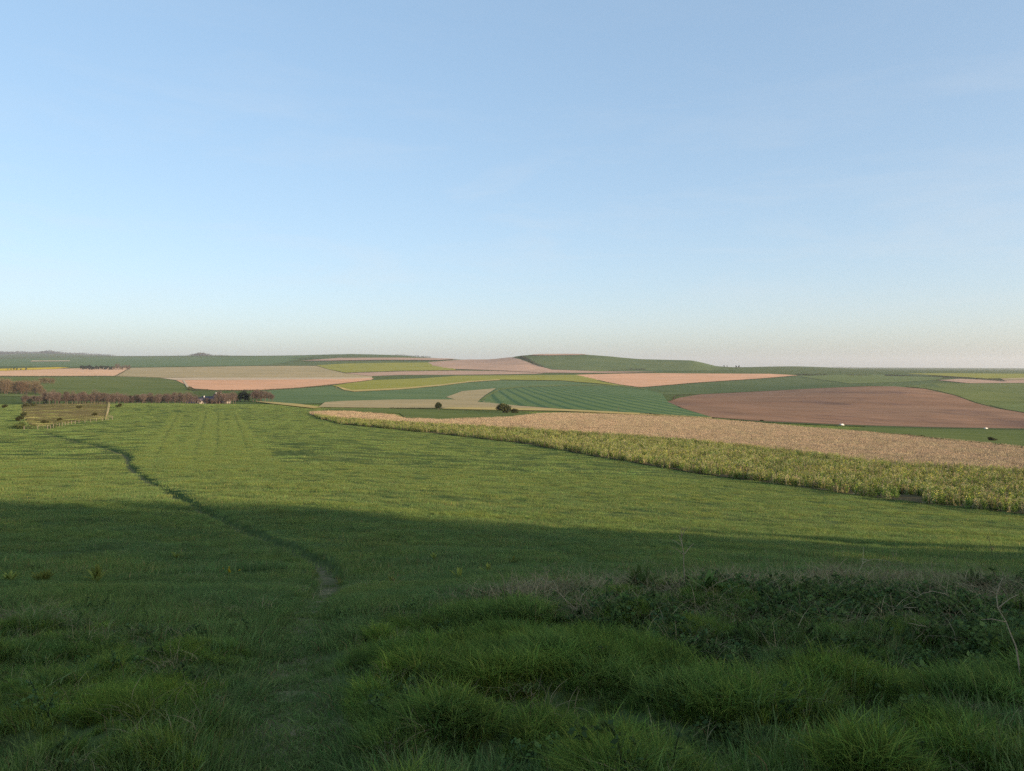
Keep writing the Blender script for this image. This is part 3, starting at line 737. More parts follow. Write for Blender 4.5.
# ------------------------------------------------------------------ standing crops
M_CROP = leafy('crop_leaf', 0.30, rand=0.42, patch=(0.70, 0.84, 0.8), patch_scale=0.10)
M_DRYCROP = leafy('dry_crop', 0.20, rand=0.26, patch=(0.88, 0.93, 0.9), patch_scale=0.05)
def kale_proto(k):
    mb = MB(); n = 15
    for i in range(n):
        x, y = rng.uniform(-0.85, 0.85, 2); h = rng.uniform(0.75, 1.3)
        kind = rng.uniform()
        stem = (0.12, 0.15, 0.045) if kind < 0.74 else (0.36, 0.28, 0.15)
        tx, ty = rng.normal(0, 0.08, 2)
        pts = np.array([[x, y, -0.05], [x+tx*0.5, y+ty*0.5, h*0.5], [x+tx, y+ty, h]])
        mb.tube(pts, [0.016, 0.012, 0.006], 3, col=stem)
        m = rng.integers(16, 26)
        t = rng.uniform(0.12, 1.0, m)
        lp = np.stack([x+tx*t, y+ty*t, h*t], -1)+rng.normal(0, 0.05, (m, 3))
        lc = np.array([0.170, 0.225, 0.052])*rng.uniform(0.6, 1.35, (m, 1))
        if kind > 0.74: lc = np.array([0.40, 0.325, 0.175])*rng.uniform(0.7, 1.2, (m, 1))
        mb.leaves(lp, rng.uniform(0.08, 0.18, m)*(1.15-0.45*t), lc, asp=1.3, up=0.15)
        if 0.28 < kind < 0.66:
            f = rng.integers(6, 14)
            fp = np.array([x+tx, y+ty, h])+rng.normal(0, 1, (f, 3))*np.array([0.07, 0.07, 0.10])
            fc = np.array([0.50, 0.45, 0.09] if kind < 0.5 else [0.42, 0.40, 0.20])*rng.uniform(0.7, 1.15, (f, 1))
            mb.leaves(fp, rng.uniform(0.04, 0.075, f), fc, asp=0.8)
    return mb.build('green_crop', M_CROP, link=False)
def dry_proto(k):
    mb = MB(); n = 60
    P = rng.uniform(-1.2, 1.2, (n, 2)); h = rng.uniform(0.6, 1.1, n)
    c = np.array([[0.413, 0.306, 0.200], [0.475, 0.356, 0.237], [0.338, 0.244, 0.156], [0.450, 0.356, 0.219]])[rng.integers(0, 4, n)]*rng.uniform(0.8, 1.2, (n, 1))
    blades(mb, P, h, np.full(n, 0.035), h*rng.uniform(0.0, 0.25, n), rng.uniform(0, 6.28, n), c, 2)
    m = 220
    i = rng.integers(0, n, m); t = rng.uniform(0.35, 1.02, m)
    lp = np.column_stack([P[i], h[i]*t])+rng.normal(0, 0.06, (m, 3))
    mb.leaves(lp, rng.uniform(0.07, 0.17, m), c[i]*rng.uniform(0.75, 1.2, (m, 1)), asp=2.0, up=0.3)
    return mb.build('dry_crop', M_DRYCROP, link=False)
kale_p = [kale_proto(k) for k in range(6)]
dry_p = [dry_proto(k) for k in range(6)]
def poly_points(poly, dens_near, ref, power=1.0):
    lo, hi = poly.min(0), poly.max(0)
    n = int((hi[0]-lo[0])*(hi[1]-lo[1])*dens_near)
    P = rng.uniform(lo, hi, (n, 2)); P = P[inside(P, poly)]
    d = np.hypot(P[:, 0], P[:, 1])
    P = P[rng.uniform(0, 1, len(P)) < np.minimum(1, (ref/d)**power)]
    return P[np.abs(P[:, 0]/P[:, 1]) < 0.85]
P = poly_points(P_GREEN, 0.50, 90, 0.6)
d = np.hypot(P[:, 0], P[:, 1])
scatter('green_crop', 'strip of standing yellow-green crop with yellow flower heads', 'crop', kale_p, P, rng.uniform(0.8, 1.15, len(P))*np.clip((d/120)**0.25, 0.9, 1.25), tilt=False)
P = poly_points(P_DRY, 0.5, 150, 0.8)
d = np.hypot(P[:, 0], P[:, 1])
scatter('dry_crop', 'strip of dry buff-pink standing stalks behind the green crop', 'crop', dry_p, P, rng.uniform(0.85, 1.15, len(P))*np.clip((d/150)**0.3, 0.95, 1.4), tilt=False)
# green plants straying into the edge of the dry strip
P = poly_points(P_DRY, 0.05, 150, 0.6)
E = plan(MID_EDGE, 12)
P = P[rng.uniform(0, 1, len(P)) < np.exp(-dist_poly(P[:, 0], P[:, 1], E)/7)]
scatter('green_crop', 'stray green plants along the seam between the two crop strips', 'crop', kale_p, P, rng.uniform(0.7, 1.0, len(P)), tilt=False)

# ------------------------------------------------------------------ trees and bushes
M_BARK = plain('bark', (0.10, 0.075, 0.06), 0.9)
M_CROWN = leafy('crown_leaf', 0.2, rand=0.2)
def crown_points(lobes, n):
    w = np.array([l[3]**2 for l in lobes]); w = w/w.sum()
    i = rng.choice(len(lobes), n, p=w)
    D = rng.normal(size=(n, 3)); D /= np.linalg.norm(D, axis=1, keepdims=True)
    r = rng.uniform(0.25, 1, n)**0.5
    Cn = np.array([l[:3] for l in lobes])[i]; R = np.array([l[3] for l in lobes])[i]
    return Cn + D*(r*R)[:, None]*np.array([1, 1, 0.85]), D
def tree_parts(h, lobes, n, leaf, cols, trunk_h, trunk_r, asp=1.0, up=0.0, limbs=5, bark=(0.10, 0.075, 0.06), twig=False):
    mt = MB()
    mt.tube([[0, 0, -0.6], [0.02*h, 0, trunk_h*0.5], [0, 0.01*h, trunk_h]], [trunk_r*1.25, trunk_r, trunk_r*0.75], 7, col=bark)
    for k in range(limbs):
        l = lobes[k % len(lobes)]
        e = np.array(l[:3])+rng.normal(0, l[3]*0.3, 3)
        s = np.array([0, 0.005*h, trunk_h*rng.uniform(0.6, 1.0)])
        mid = (s+e)/2+np.array([0, 0, 0.06*h])
        mt.tube([s, mid, e], [trunk_r*0.5, trunk_r*0.33, trunk_r*0.12], 5, col=bark)
    mc = MB()
    P, D = crown_points(lobes, n)
    cols = np.asarray(cols)
    lobe_col = cols[rng.integers(0, len(cols), n)]*rng.uniform(0.65, 1.3, (n, 1))
    mc.leaves(P, rng.uniform(0.6, 1.3, n)*leaf, lobe_col, out=D*0.8, asp=asp, up=up)
    return mt.mesh('trunk', M_BARK), mc.mesh('crown', M_CROWN)
def mk_lobes(h, rx, base, n, jit=0.35):
    L = []
    for k in range(n):
        a = rng.uniform(0, 6.28); t = rng.uniform(0, 1)
        rr = rx*math.sqrt(rng.uniform(0, 1))*(1-0.45*t)*0.75
        L.append((rr*math.cos(a), rr*math.sin(a), base+(h-base)*(0.15+0.72*t), rx*rng.uniform(0.30, 0.5)))
    return L
def make_kind(spec):
    out = []
    for k in range(spec['variants']):
        L = mk_lobes(spec['h']*rng.uniform(0.85, 1.1), spec['rx']*rng.uniform(0.85, 1.15), spec['base'], spec['lobes'])
        out.append(tree_parts(spec['h'], L, spec['n'], spec['leaf'], spec['cols'], spec['th'], spec['tr'], spec.get('asp', 1), spec.get('up', 0), spec.get('limbs', 5), spec.get('bark', (0.10, 0.075, 0.06))))
    return out
BARE = make_kind(dict(variants=5, h=13, rx=4.0, base=2.0, lobes=14, n=2300, leaf=1.1, asp=14, up=0.9, th=6, tr=0.28, limbs=9,
    cols=[(0.140, 0.106, 0.084), (0.112, 0.086, 0.074), (0.165, 0.124, 0.095), (0.110, 0.088, 0.072)], bark=(0.20, 0.16, 0.13)))
BARE_OLIVE = make_kind(dict(variants=3, h=11, rx=5.0, base=0.6, lobes=16, n=2600, leaf=1.0, asp=11, up=0.7, th=5, tr=0.3, limbs=9,
    cols=[(0.155, 0.115, 0.075), (0.18, 0.132, 0.085), (0.13, 0.10, 0.064)], bark=(0.14, 0.11, 0.09)))
DARK = make_kind(dict(variants=3, h=10, rx=3.6, base=1.0, lobes=10, n=1500, leaf=0.6, asp=1.6, th=4, tr=0.3,
    cols=[(0.030, 0.040, 0.030), (0.040, 0.045, 0.035), (0.024, 0.034, 0.028)]))
LEAFY = make_kind(dict(variants=3, h=6.6, rx=3.0, base=1.3, lobes=11, n=2600, leaf=0.5, asp=1.2, th=2.4, tr=0.2,
    cols=[(0.050, 0.060, 0.026), (0.060, 0.075, 0.030), (0.042, 0.050, 0.026)]))
BUSH = make_kind(dict(variants=3, h=5.0, rx=3.4, base=0.3, lobes=13, n=2600, leaf=0.5, asp=1.4, th=1.4, tr=0.16,
    cols=[(0.060, 0.068, 0.026), (0.085, 0.080, 0.035), (0.048, 0.055, 0.024)]))
def plant(name, label, cat, parts, x, y, s=1.0, group=None, sz=1.0, sink=0.0, rz=None):
    t = empty(name, (x, y, float(H(np.array([x]), np.array([y]))[0])-sink), rng.uniform(0, 6.28) if rz is None else rz)
    t.scale = (s, s, s*sz)
    obj('trunk', parts[0], t); obj('crown', parts[1], t)
    return tag(t, label, cat, group)

# the tree belt along the stream
G_BELT = 'leafless trees of the belt below the meadow'
k = 0
for row, (yo, off) in enumerate(((0, 0), (16, 2.3), (34, 1.1))):
    for px in np.arange(22, 236, 4.6):
        q = px+off+rng.normal(0, 0.9)
        Y = 640+yo+0.28*q+rng.normal(0, 4)
        s = (0.62 if q < 45 else 0.86)*rng.uniform(0.8, 1.15)
        if 196 < q < 214: s *= 0.52
        x = (q-CX)/F*Y
        plant('bare_tree', 'leafless reddish-brown tree in the long belt between the meadow and the farm', 'tree', BARE[k % 5], x, Y, s, G_BELT, sz=rng.uniform(0.9, 1.1)); k += 1
for px, lab in ((30, 'dark rounded evergreen at the left end of the bare tree belt'), (45, 'dark small evergreen just inside the left end of the tree belt')):
    Y = 625; x = (px-CX)/F*Y
    plant('evergreen_tree', lab, 'tree', DARK[k % 3], x, Y, 0.62, sz=0.8); k += 1
for px in np.arange(-22, 46, 6.2):
    for yo in (0, 30):
        Y = 1010+yo+rng.normal(0, 6); q = px+rng.normal(0, 1.2)
        plant('bare_tree', 'big leafless olive-brown tree in the wood at the left edge', 'tree', BARE_OLIVE[k % 3], (q-CX)/F*Y, Y, 1.95*rng.uniform(0.8, 1.1) if q < 36 else 1.35, 'leafless trees of the left edge wood', sz=rng.uniform(0.85, 1.0)); k += 1
for px in (41, 44, 47, 50, 53):
    Y = 1450; plant('bare_tree', 'leafless tree in the small clump before the orange field', 'tree', BARE_OLIVE[k % 3], (px-CX)/F*Y, Y, 1.15, 'clump of leafless trees before the orange field'); k += 1
for px in np.arange(81, 131, 2.2):
    Y = 3000+rng.uniform(-60, 60)
    plant('copse_tree', 'dark tree in the level copse beyond the orange field', 'tree', (DARK if px < 112 else BARE)[k % 3], (px-CX)/F*Y, Y, 2.0*rng.uniform(0.75, 1.1), 'dark trees of the copse beyond the orange field'); k += 1
for px in (8, 11, 14, 17, 21, 26):
    Y = 2750; plant('copse_tree', 'low dark tree above the yellow strip on the left', 'tree', DARK[k % 3], (px-CX)/F*Y, Y, 0.9*rng.uniform(0.8, 1.2), 'low dark trees above the yellow strip'); k += 1
for px, s in ((237, 0.75), (240.5, 1.05), (244.5, 1.1), (248, 0.95)):
    Y = 820; plant('evergreen_tree', 'dense dark evergreen right of the farm', 'tree', DARK[k % 3], (px-CX)/F*Y, Y, s*1.15, 'dark evergreens beside the farm'); k += 1
for px, s in ((253, 1.0), (257, 1.1), (261, 1.05), (265, 1.0), (269, 0.9), (272.5, 0.7)):
    for yo in (0, 14):
        Y = 790+yo; plant('bare_tree', 'purplish leafless tree at the right end of the farm trees', 'tree', BARE[k % 5], (px-CX)/F*Y, Y, s*0.95, 'leafless trees right of the evergreens'); k += 1
for px in np.arange(629, 646, 2.0):
    Y = 3350; plant('copse_tree', 'small dark tree in the copse under the long hill', 'tree', DARK[k % 3], (px-CX)/F*Y, Y, 1.0*rng.uniform(0.8, 1.1), 'dark copse under the long hill'); k += 1
for px, s in ((724, 1.2), (727, 1.0), (736, 1.5), (739, 1.6)):
    Y = 4000; plant('copse_tree', 'small tree on the plateau right of the long hill', 'tree', DARK[k % 3], (px-CX)/F*Y, Y, s, 'trees on the plateau right of the long hill'); k += 1
x, y = sight(438.5, 410.8)
LONE = tree_parts(6.6, [(0, 0, 4.2, 2.2), (1.2, 0.4, 3.6, 1.6), (-1.2, -0.3, 3.5, 1.6), (0.2, 0.6, 5.2, 1.4), (-0.4, 1.1, 3.4, 1.5), (0.3, -1.2, 3.7, 1.5)], 3000, 0.45, [(0.050, 0.060, 0.026), (0.060, 0.075, 0.030), (0.042, 0.050, 0.026)], 2.4, 0.2, asp=1.3)
plant('lone_tree', 'small round lone tree standing by the straw verge', 'tree', LONE, x, y, 1.08, sz=0.95)
x, y = sight(503, 413.4)
b = plant('round_bush', 'large rounded olive bush at the end of the small green field', 'bush', BUSH[0], x, y, 2.05, sz=0.70)
b2x, b2y = sight(515, 413.4)
plant('round_bush', 'lower small bush touching the right side of the large round bush', 'bush', BUSH[1], b2x, b2y, 0.95, sz=0.75)
x, y = sight(992, 441); plant('low_bush', 'lone dark low bush on the narrow green field at the right', 'bush', BUSH[2], x, y, 0.62, sz=0.55)
x, y = sight(762, 421.8); plant('low_bush', 'tiny dark bush on the lane edge under the plough', 'bush', BUSH[1], x, y, 0.6, sz=0.5)
for (px, py, s, lab) in [(5,408,0.9,'dark low bush left of the rough grassland'),(26,407,1.0,'brown bush at the top left of the rough grassland'),(33,406.5,0.8,'second brown bush at the top of the rough grassland'),
        (79,409,0.75,'brown shrub in the middle of the rough grassland'),(95,416,0.6,'olive shrub low in the rough grassland beside the track'),(119,407.5,0.8,'olive shrub just right of the chalk track'),
        (20,421,0.75,'thin dark shrub at the left corner of the fence'),(24,416,0.7,'thin dark shrub beside the green field left of the fence'),(45,424,0.55,'low bramble bush behind the fence posts'),(60,421,0.5,'low green bramble bush in the fence line')]:
    x, y = sight(px, py); plant('scrub_bush', lab, 'bush', BUSH[k % 3], x, y, s*0.8, sz=0.7); k += 1

# unseen trees added along the spur's shoulder to soften the edge of the shade
for i in range(95):
    q_ = rng.uniform(34, 98); p_ = 34*rng.uniform(0, 1)
    x_ = math.sin(SUN_AZ)*q_-math.cos(SUN_AZ)*p_; y_ = math.cos(SUN_AZ)*q_+math.sin(SUN_AZ)*p_
    if x_ < 1.5*y_+12: continue
    plant('bare_tree', 'unseen leafless small tree added on the spur to soften the shade edge', 'tree', BARE[i % 5], x_, y_, rng.uniform(0.30, 0.55), 'unseen small trees added on the spur to soften the shade')
# hedges: ribbons of leaf clumps
def hedge(label, px_line, w, h, n, leaf, cols, world=None, name='hedge'):
    Q = np.array([sight(*p) for p in px_line]) if world is None else world
    Q = smooth_poly(Q, 24)
    s = rng.uniform(0, len(Q)-1.001, n); i = s.astype(int); f = (s-i)[:, None]
    P = Q[i]*(1-f)+Q[i+1]*f + rng.normal(0, w*0.4, (n, 2))
    hh = h*(0.55+0.6*vnoise(P[:, 0]/(3*h), P[:, 1]/(3*h), 5))
    z = H(P[:, 0], P[:, 1])+hh*rng.uniform(0.05, 1, n)
    o = np.array([Q[0, 0], Q[0, 1], 0.0]); o[2] = H(Q[:1, 0], Q[:1, 1])[0]
    mb = MB(); cols = np.asarray(cols)
    mb.leaves(np.column_stack([P, z])-o, rng.uniform(0.7, 1.3, n)*leaf, cols[rng.integers(0, len(cols), n)]*rng.uniform(0.7, 1.3, (n, 1)), asp=1.5, up=0.1)
    ob = mb.build(name, M_CROWN); ob.location = o
    tag(ob, label, 'hedge')
HC = [(0.040, 0.045, 0.026), (0.055, 0.055, 0.032), (0.034, 0.042, 0.024)]
hedge('long dark hedge stepping down across the right plateau', [(885,376.2),(905,376.6),(945,377.8),(985,380.2),(1005,382.2)], 6, 7, 3000, 2.2, HC)
hedge('short dark hedge below the green crest on the right', [(796,375),(812,375.2),(828,375)], 5, 6, 900, 2.0, HC)
hedge('short hedge left of the pale plateau pasture', [(848,375.6),(860,375.7),(868,376)], 5, 6, 700, 2.0, HC)
hedge('dark hedge climbing the gully at the left end of the long hill', [(521,357.3),(528,360.5),(536,365),(543,367.5)], 16, 9, 2400, 3.0, HC)
hedge('dark hedge bank along the right rim of the brown plough', [(905,387),(930,389.8),(957,396.6),(985,405.6),(1024,413.2)], 1.5, 1.6, 3500, 0.7, HC)
hedge('dark strip of hedge behind the round bush along the small green field', [(390,409),(440,410),(470,411.2),(500,412.6),(525,413.2)], 1.6, 1.3, 2600, 0.5, HC)
hedge('ragged hedge at the far edge of the dry crop on the right', [(905,437),(950,443),(995,448),(1024,451.5),(1060,456)], 1.5, 1.5, 2600, 0.45, [(0.06, 0.065, 0.03), (0.09, 0.085, 0.04)])
hedge('low hedge line along the foot of the domed wheat field', [(640,414.3),(690,417.6),(730,420.4),(762,422.4)], 1.2, 1.2, 2200, 0.5, HC)
HM = [(0.060, 0.062, 0.034), (0.082, 0.078, 0.044), (0.050, 0.056, 0.032)]
hedge('thin dark hedge along the lower edge of the long orange field', [(190,388.5),(205,391),(262,391),(300,388.5),(340,384.5),(373,380.3)], 2.5, 3.0, 2600, 1.3, HM)
hedge('broken hedge along the lower edge of the pink field under the long hill', [(598,381),(618,385),(640,388),(690,384),(760,379.3),(800,376)], 3, 3.2, 2200, 1.5, HM)
hedge('low rough margin along the curved top of the brown plough', [(669,401.8),(700,394.9),(768,391.5),(820,388.7),(868,386.7)], 2, 1.8, 1800, 0.9, HM)
hedge('thin hedge between the orange field and the smooth green field at the left', [(-30,376.8),(0,376.7),(60,376.6),(116,376.6),(160,378)], 3, 3.0, 1800, 1.3, HM)
hedge('low hedge along the field boundary slanting up beside the orange field', [(115.5,376.5),(123,372.4),(131,367.9)], 3, 3.2, 900, 1.4, HM)
hedge('rough margin along the lower yellow-green band', [(335,386.2),(352,391.4),(400,389.4),(470,382.4),(500,380.6),(560,381),(612,384.5)], 2, 1.5, 1600, 0.9, [(0.10, 0.105, 0.05), (0.13, 0.125, 0.06)])
hedge('thin hedge under the upper yellow-green field', [(345,373.3),(400,371.5),(455,370.7),(540,373.3)], 4, 3.0, 1400, 1.8, HM)
hedge('tangled green hedge along the left part of the fence', [(22,426),(32,429),(45,428.5),(60,425.5)], 1.5, 1.3, 1500, 0.4, [(0.045, 0.07, 0.025), (0.07, 0.085, 0.03)])

# far-off woods on the skyline
def far_wood(label, spots, cols):
    mb = MB(); cols = np.asarray(cols)
    first = None
    for (px, Y, w, h, n) in spots:
        x = (px-CX)/F*Y; z = H_base(np.array([x]), np.array([Y]))[0]
        if first is None: first = np.array([x, Y, z])
        D = rng.normal(size=(n, 3)); D /= np.linalg.norm(D, axis=1, keepdims=True)
        R = rng.uniform(0.2, 1, (n, 1))**0.5
        P = np.array([x, Y, z+h*0.4])+D*R*np.array([w, w, h*0.7])
        mb.leaves(P-first, rng.uniform(0.7, 1.3, n)*h*0.35, cols[rng.integers(0, len(cols), n)], asp=1.2)
    o = mb.build('far_woodland', M_CROWN); o.location = first
    tag(o, label, 'woodland', kind='stuff')
spots = [(px, 13200+rng.uniform(-300, 300), 110, rng.uniform(16, 40)*(1.3 if px < 62 else 0.8), 170) for px in np.arange(-40, 112, 3.0)]
far_wood('far blue-grey woods along the left skyline', spots, [(0.05, 0.05, 0.04)])
spots = [(px, 8600+rng.uniform(-60, 60), 45, h, 160) for px, h in ((191, 12), (194, 18), (197, 24), (200, 30), (203, 30), (206, 22), (209, 14), (214, 10), (220, 9), (226, 8))]
spots += [(px, 8700, 50, rng.uniform(5, 11), 40) for px in np.arange(112, 190, 4)]
far_wood('rounded far wood standing up on the left skyline', spots, [(0.06, 0.055, 0.045)])
spots = [(px, 6000+rng.uniform(-40, 40), 34, rng.uniform(9, 15), 60) for px in np.arange(396, 430, 2.5)]
far_wood('dark far wood on the right shoulder of the middle down', spots, [(0.045, 0.05, 0.04)])
spots = [(px, 13800, 90, h, 50) for px, h in ((832, 14), (838, 26), (842, 20), (848, 22), (853, 14), (1005, 16), (1010, 14))]
spots += [(px, 13900, 80, rng.uniform(5, 14), 40) for px in np.arange(860, 1060, 7)]
far_wood('low blue woods along the right horizon', spots, [(0.05, 0.05, 0.045)])

# ------------------------------------------------------------------ farmstead
M_WALL = plain('pale_render', (0.40, 0.35, 0.29), 0.9, 0.15, 0.6)
M_BRICK = plain('dull_brick', (0.26, 0.16, 0.13), 0.9, 0.2, 1.0)
M_ROOF = plain('slate_roof', (0.10, 0.085, 0.095), 0.7, 0.25, 0.8)
M_TILE = plain('tile_roof', (0.22, 0.12, 0.09), 0.85, 0.25, 0.8)
M_WHITE = plain('white_paint', (0.70, 0.68, 0.63), 0.5, 0.05, 1.0)
M_GLASSY = plain('window_glass', (0.03, 0.035, 0.04), 0.15, 0.1, 1.0, 0.6)
M_TIN = plain('barn_sheet', (0.20, 0.19, 0.21), 0.6, 0.2, 0.8)
M_DOOR = plain('dark_door', (0.08, 0.06, 0.05), 0.7, 0.2, 1.0)
def house(label, px, py, Y, L, W, hw, hr, rz, mw, mr, chim=(), wins=3, cat='house', name='farm_house'):
    x = (px-CX)/F*Y
    z = float(H(np.array([x]), np.array([Y]))[0])
    t = empty(name, (x, Y, z), rz); tag(t, label, cat)
    w = MB(); w.prism([(-W/2, -1.0), (W/2, -1.0), (W/2, hw), (0, hw+hr), (-W/2, hw)], -L/2, L/2); w.build('wall', mw, t)
    r = MB(); o = 0.45
    for s in (-1, 1):
        a = np.array([0, hw+hr+0.02]); b = np.array([s*(W/2+o), hw-hr*2*o/W+0.02]); th = np.array([0, 0.22])
        pr = [tuple(a), tuple(b), tuple(b+th), tuple(a+th)]
        r.prism(pr if s < 0 else pr[::-1], -L/2-0.4, L/2+0.4)
    ro = r.build('roof', mr, t)
    for cx in chim:
        c = MB(); c.box((cx, 0, hw+hr+0.7), (0.9, 0.7, 1.6)); c.box((cx, 0, hw+hr+1.55), (1.1, 0.9, 0.16)); c.build('chimney', M_WHITE, ro)
    for k in range(wins):
        wx = -L/2+L*(k+0.5)/wins
        f = MB(); f.box((wx, -W/2-0.03, hw*0.6), (1.3, 0.1, 1.3)); fo = f.build('window', M_WHITE, t)
        g = MB(); g.box((wx, -W/2-0.09, hw*0.6), (1.05, 0.04, 1.05)); g.build('pane', M_GLASSY, fo)
    d = MB(); d.box((L*0.18, -W/2-0.04, 1.0), (1.1, 0.1, 2.1)); d.build('door', M_DOOR, t)
    return t
house('long dark-roofed barn in the middle of the farm', 212, 393, 745, 19, 9, 4.0, 3.4, 0.10, M_BRICK, M_ROOF, wins=0, cat='barn', name='barn')
house('white farmhouse with two white chimneys behind the dark-roofed barn', 220, 392, 775, 13, 7, 6.2, 3.4, -0.12, M_WALL, M_TILE, chim=(-4.6, 0.6), wins=4)
house('pale cottage left of the farm barns among the bare trees', 200, 394, 730, 10, 6.5, 3.6, 3.0, 0.5, M_WALL, M_ROOF, chim=(3.8,), wins=3, name='cottage')
house('small pale outbuilding at the right end of the farm', 226.5, 394, 742, 7, 5, 3.0, 2.2, -0.5, M_WALL, M_TILE, wins=2, name='outbuilding', cat='outbuilding')
house('grey sheet-roofed shed at the left end of the farm', 193, 395, 760, 12, 7, 3.4, 2.2, 0.2, M_TIN, M_TIN, wins=0, name='farm_shed', cat='shed')

# white vehicles on the lane
M_TYRE = plain('tyre', (0.03, 0.03, 0.03), 0.9)
def van(label, px, py, rz):
    x, y = sight(px, py)
    t = empty('white_van', (x, y, float(H(np.array([x]), np.array([y]))[0])+0.25), rz); tag(t, label, 'van')
    t.scale = (0.6, 0.6, 0.6)
    b = MB(); b.prism([(-0.95, 0.4), (0.95, 0.4), (0.95, 1.6), (0.85, 2.15), (-0.85, 2.15), (-0.95, 1.6)], -2.4, 1.5)
    b.prism([(-0.95, 0.4), (0.95, 0.4), (0.93, 1.25), (-0.93, 1.25)], 1.5, 2.5); b.build('body', M_WHITE, t)
    g = MB(); g.add([[1.51, -0.85, 2.0], [1.51, 0.85, 2.0], [2.1, 0.88, 1.27], [2.1, -0.88, 1.27], [1.5, -0.85, 1.27], [1.5, 0.85, 1.27]], q=[[0, 1, 2, 3]], t=[[0, 3, 4], [1, 5, 2]]); g.build('windscreen', M_GLASSY, t)
    for sx in (-1.5, 1.6):
        for sy in (-0.85, 0.85):
            w = MB(); a = np.linspace(0, 2*math.pi, 15)[:-1]
            w.prism([(0.38*math.cos(q), 0.38*math.sin(q)) for q in a], -0.11, 0.11)
            o = w.build('wheel', M_TYRE, t); o.location = (sx, sy, 0.38); o.rotation_euler = (0, 0, math.pi/2)
van('small white van on the lane, the one nearer the middle of the view', 842, 426, 0.1)
van('small white van on the lane farther right above the green field', 986, 429.5, -0.1)

# post in the valley
x, y = sight(618.5, 412.8)
t = MB(); t.tube([[0, 0, -0.5], [0, 0, 2.4], [0, 0, 4.8]], [0.14, 0.12, 0.10], 8, col=(0.12, 0.10, 0.08)); t.box((0, 0, 4.5), (1.2, 0.1, 0.12), (0.12, 0.10, 0.08))
o = t.build('wooden_pole', M_BARK); o.location = (x, y, float(H(np.array([x]), np.array([y]))[0])); tag(o, 'thin dark wooden pole at the foot of the domed wheat field', 'pole')

# post-and-wire fence
M_POST = plain('weathered_post', (0.24, 0.20, 0.15), 0.9)
M_WIRE = plain('wire', (0.25, 0.25, 0.25), 0.5)
line = smooth_poly([sight(*p) for p in [(24,430),(33,429.5),(46,429.5),(60,426.5),(75,423.8),(90,422),(104,421),(107,416),(109,409),(110,403)]], 30)
f0 = line[0]; z0 = float(H(np.array([f0[0]]), np.array([f0[1]]))[0])
fe = empty('wire_fence', (f0[0], f0[1], z0)); tag(fe, 'post and wire fence round the rough grassland', 'fence')
seg = np.concatenate([[0], np.cumsum(np.linalg.norm(np.diff(line, axis=0), axis=1))])
posts = []
for s in np.arange(0, seg[-1], 5.2):
    px_ = np.interp(s, seg, line[:, 0]); py_ = np.interp(s, seg, line[:, 1])
    pz = float(H(np.array([px_]), np.array([py_]))[0]); posts.append((px_-f0[0], py_-f0[1], pz-z0))
    hgt = 1.25*random.uniform(0.92, 1.1)
    p = MB(); p.tube([[0, 0, -0.3], [0, 0, hgt*0.6], [random.uniform(-.05, .05), 0, hgt]], [0.075, 0.07, 0.065], 6)
    o = p.build('post', M_POST, fe); o.location = posts[-1]
posts = np.array(posts)
for hz in (0.45, 0.8, 1.1):
    w = MB(); w.tube(posts+np.array([0, 0, hz]), np.full(len(posts), 0.006), 4); w.build('wire', M_WIRE, fe)

# ------------------------------------------------------------------ weeds and dead stems on the near bank
M_WEED = leafy('weed_leaf', 0.4, rand=0.3)
M_STALK = leafy('dead_stalk', 0.0, rand=0.15)
DEADC = np.array([0.38, 0.31, 0.18])
def gz(x, y): return float(H(np.array([x]), np.array([y]))[0])
# nettles and brambles as a low mass
def nettle_proto(k):
    mb = MB()
    for i in range(7):
        x, y = rng.uniform(-0.22, 0.22, 2); h = rng.uniform(0.03, 0.13); a = rng.uniform(0, 6.28)
        tx, ty = 0.08*math.cos(a), 0.08*math.sin(a)
        mb.tube([[x, y, -0.03], [x+tx*0.4, y+ty*0.4, h*0.5], [x+tx, y+ty, h]], [0.004, 0.003, 0.002], 3, col=(0.05, 0.065, 0.03))
        m = rng.integers(22, 34); t = rng.uniform(0.1, 1.0, m)
        lp = np.stack([x+tx*t, y+ty*t, h*t], -1)+rng.normal(0, 0.012, (m, 3))
        an = rng.uniform(0, 6.28, m); out = np.stack([np.cos(an), np.sin(an), rng.uniform(-0.2, 0.5, m)], -1)
        lc = np.array([[0.10, 0.155, 0.045], [0.135, 0.185, 0.055], [0.08, 0.13, 0.05]])[rng.integers(0, 3, m)]*rng.uniform(0.7, 1.3, (m, 1))
        mb.leaves(lp, rng.uniform(0.016, 0.042, m), lc, out=out*1.5, asp=1.4)
    return mb.build('nettle', M_WEED, link=False)
net_p = [nettle_proto(k) for k in range(6)]
n = 1700
P = rng.uniform(NET.min(0), NET.max(0), (n*3, 2)); P = P[inside(P, NET)][:n]
fm = fbm(P[:, 0]/0.8, P[:, 1]/0.8, 2, 61)
P = P[(sstep(0.40, 0.62, fm)*0.8) > rng.uniform(0, 1, len(P))]
scatter('nettle_patch', 'low dark nettles and brambles on the right of the near bank', 'nettles', net_p, P, rng.uniform(0.7, 1.25, len(P)), tilt=False)
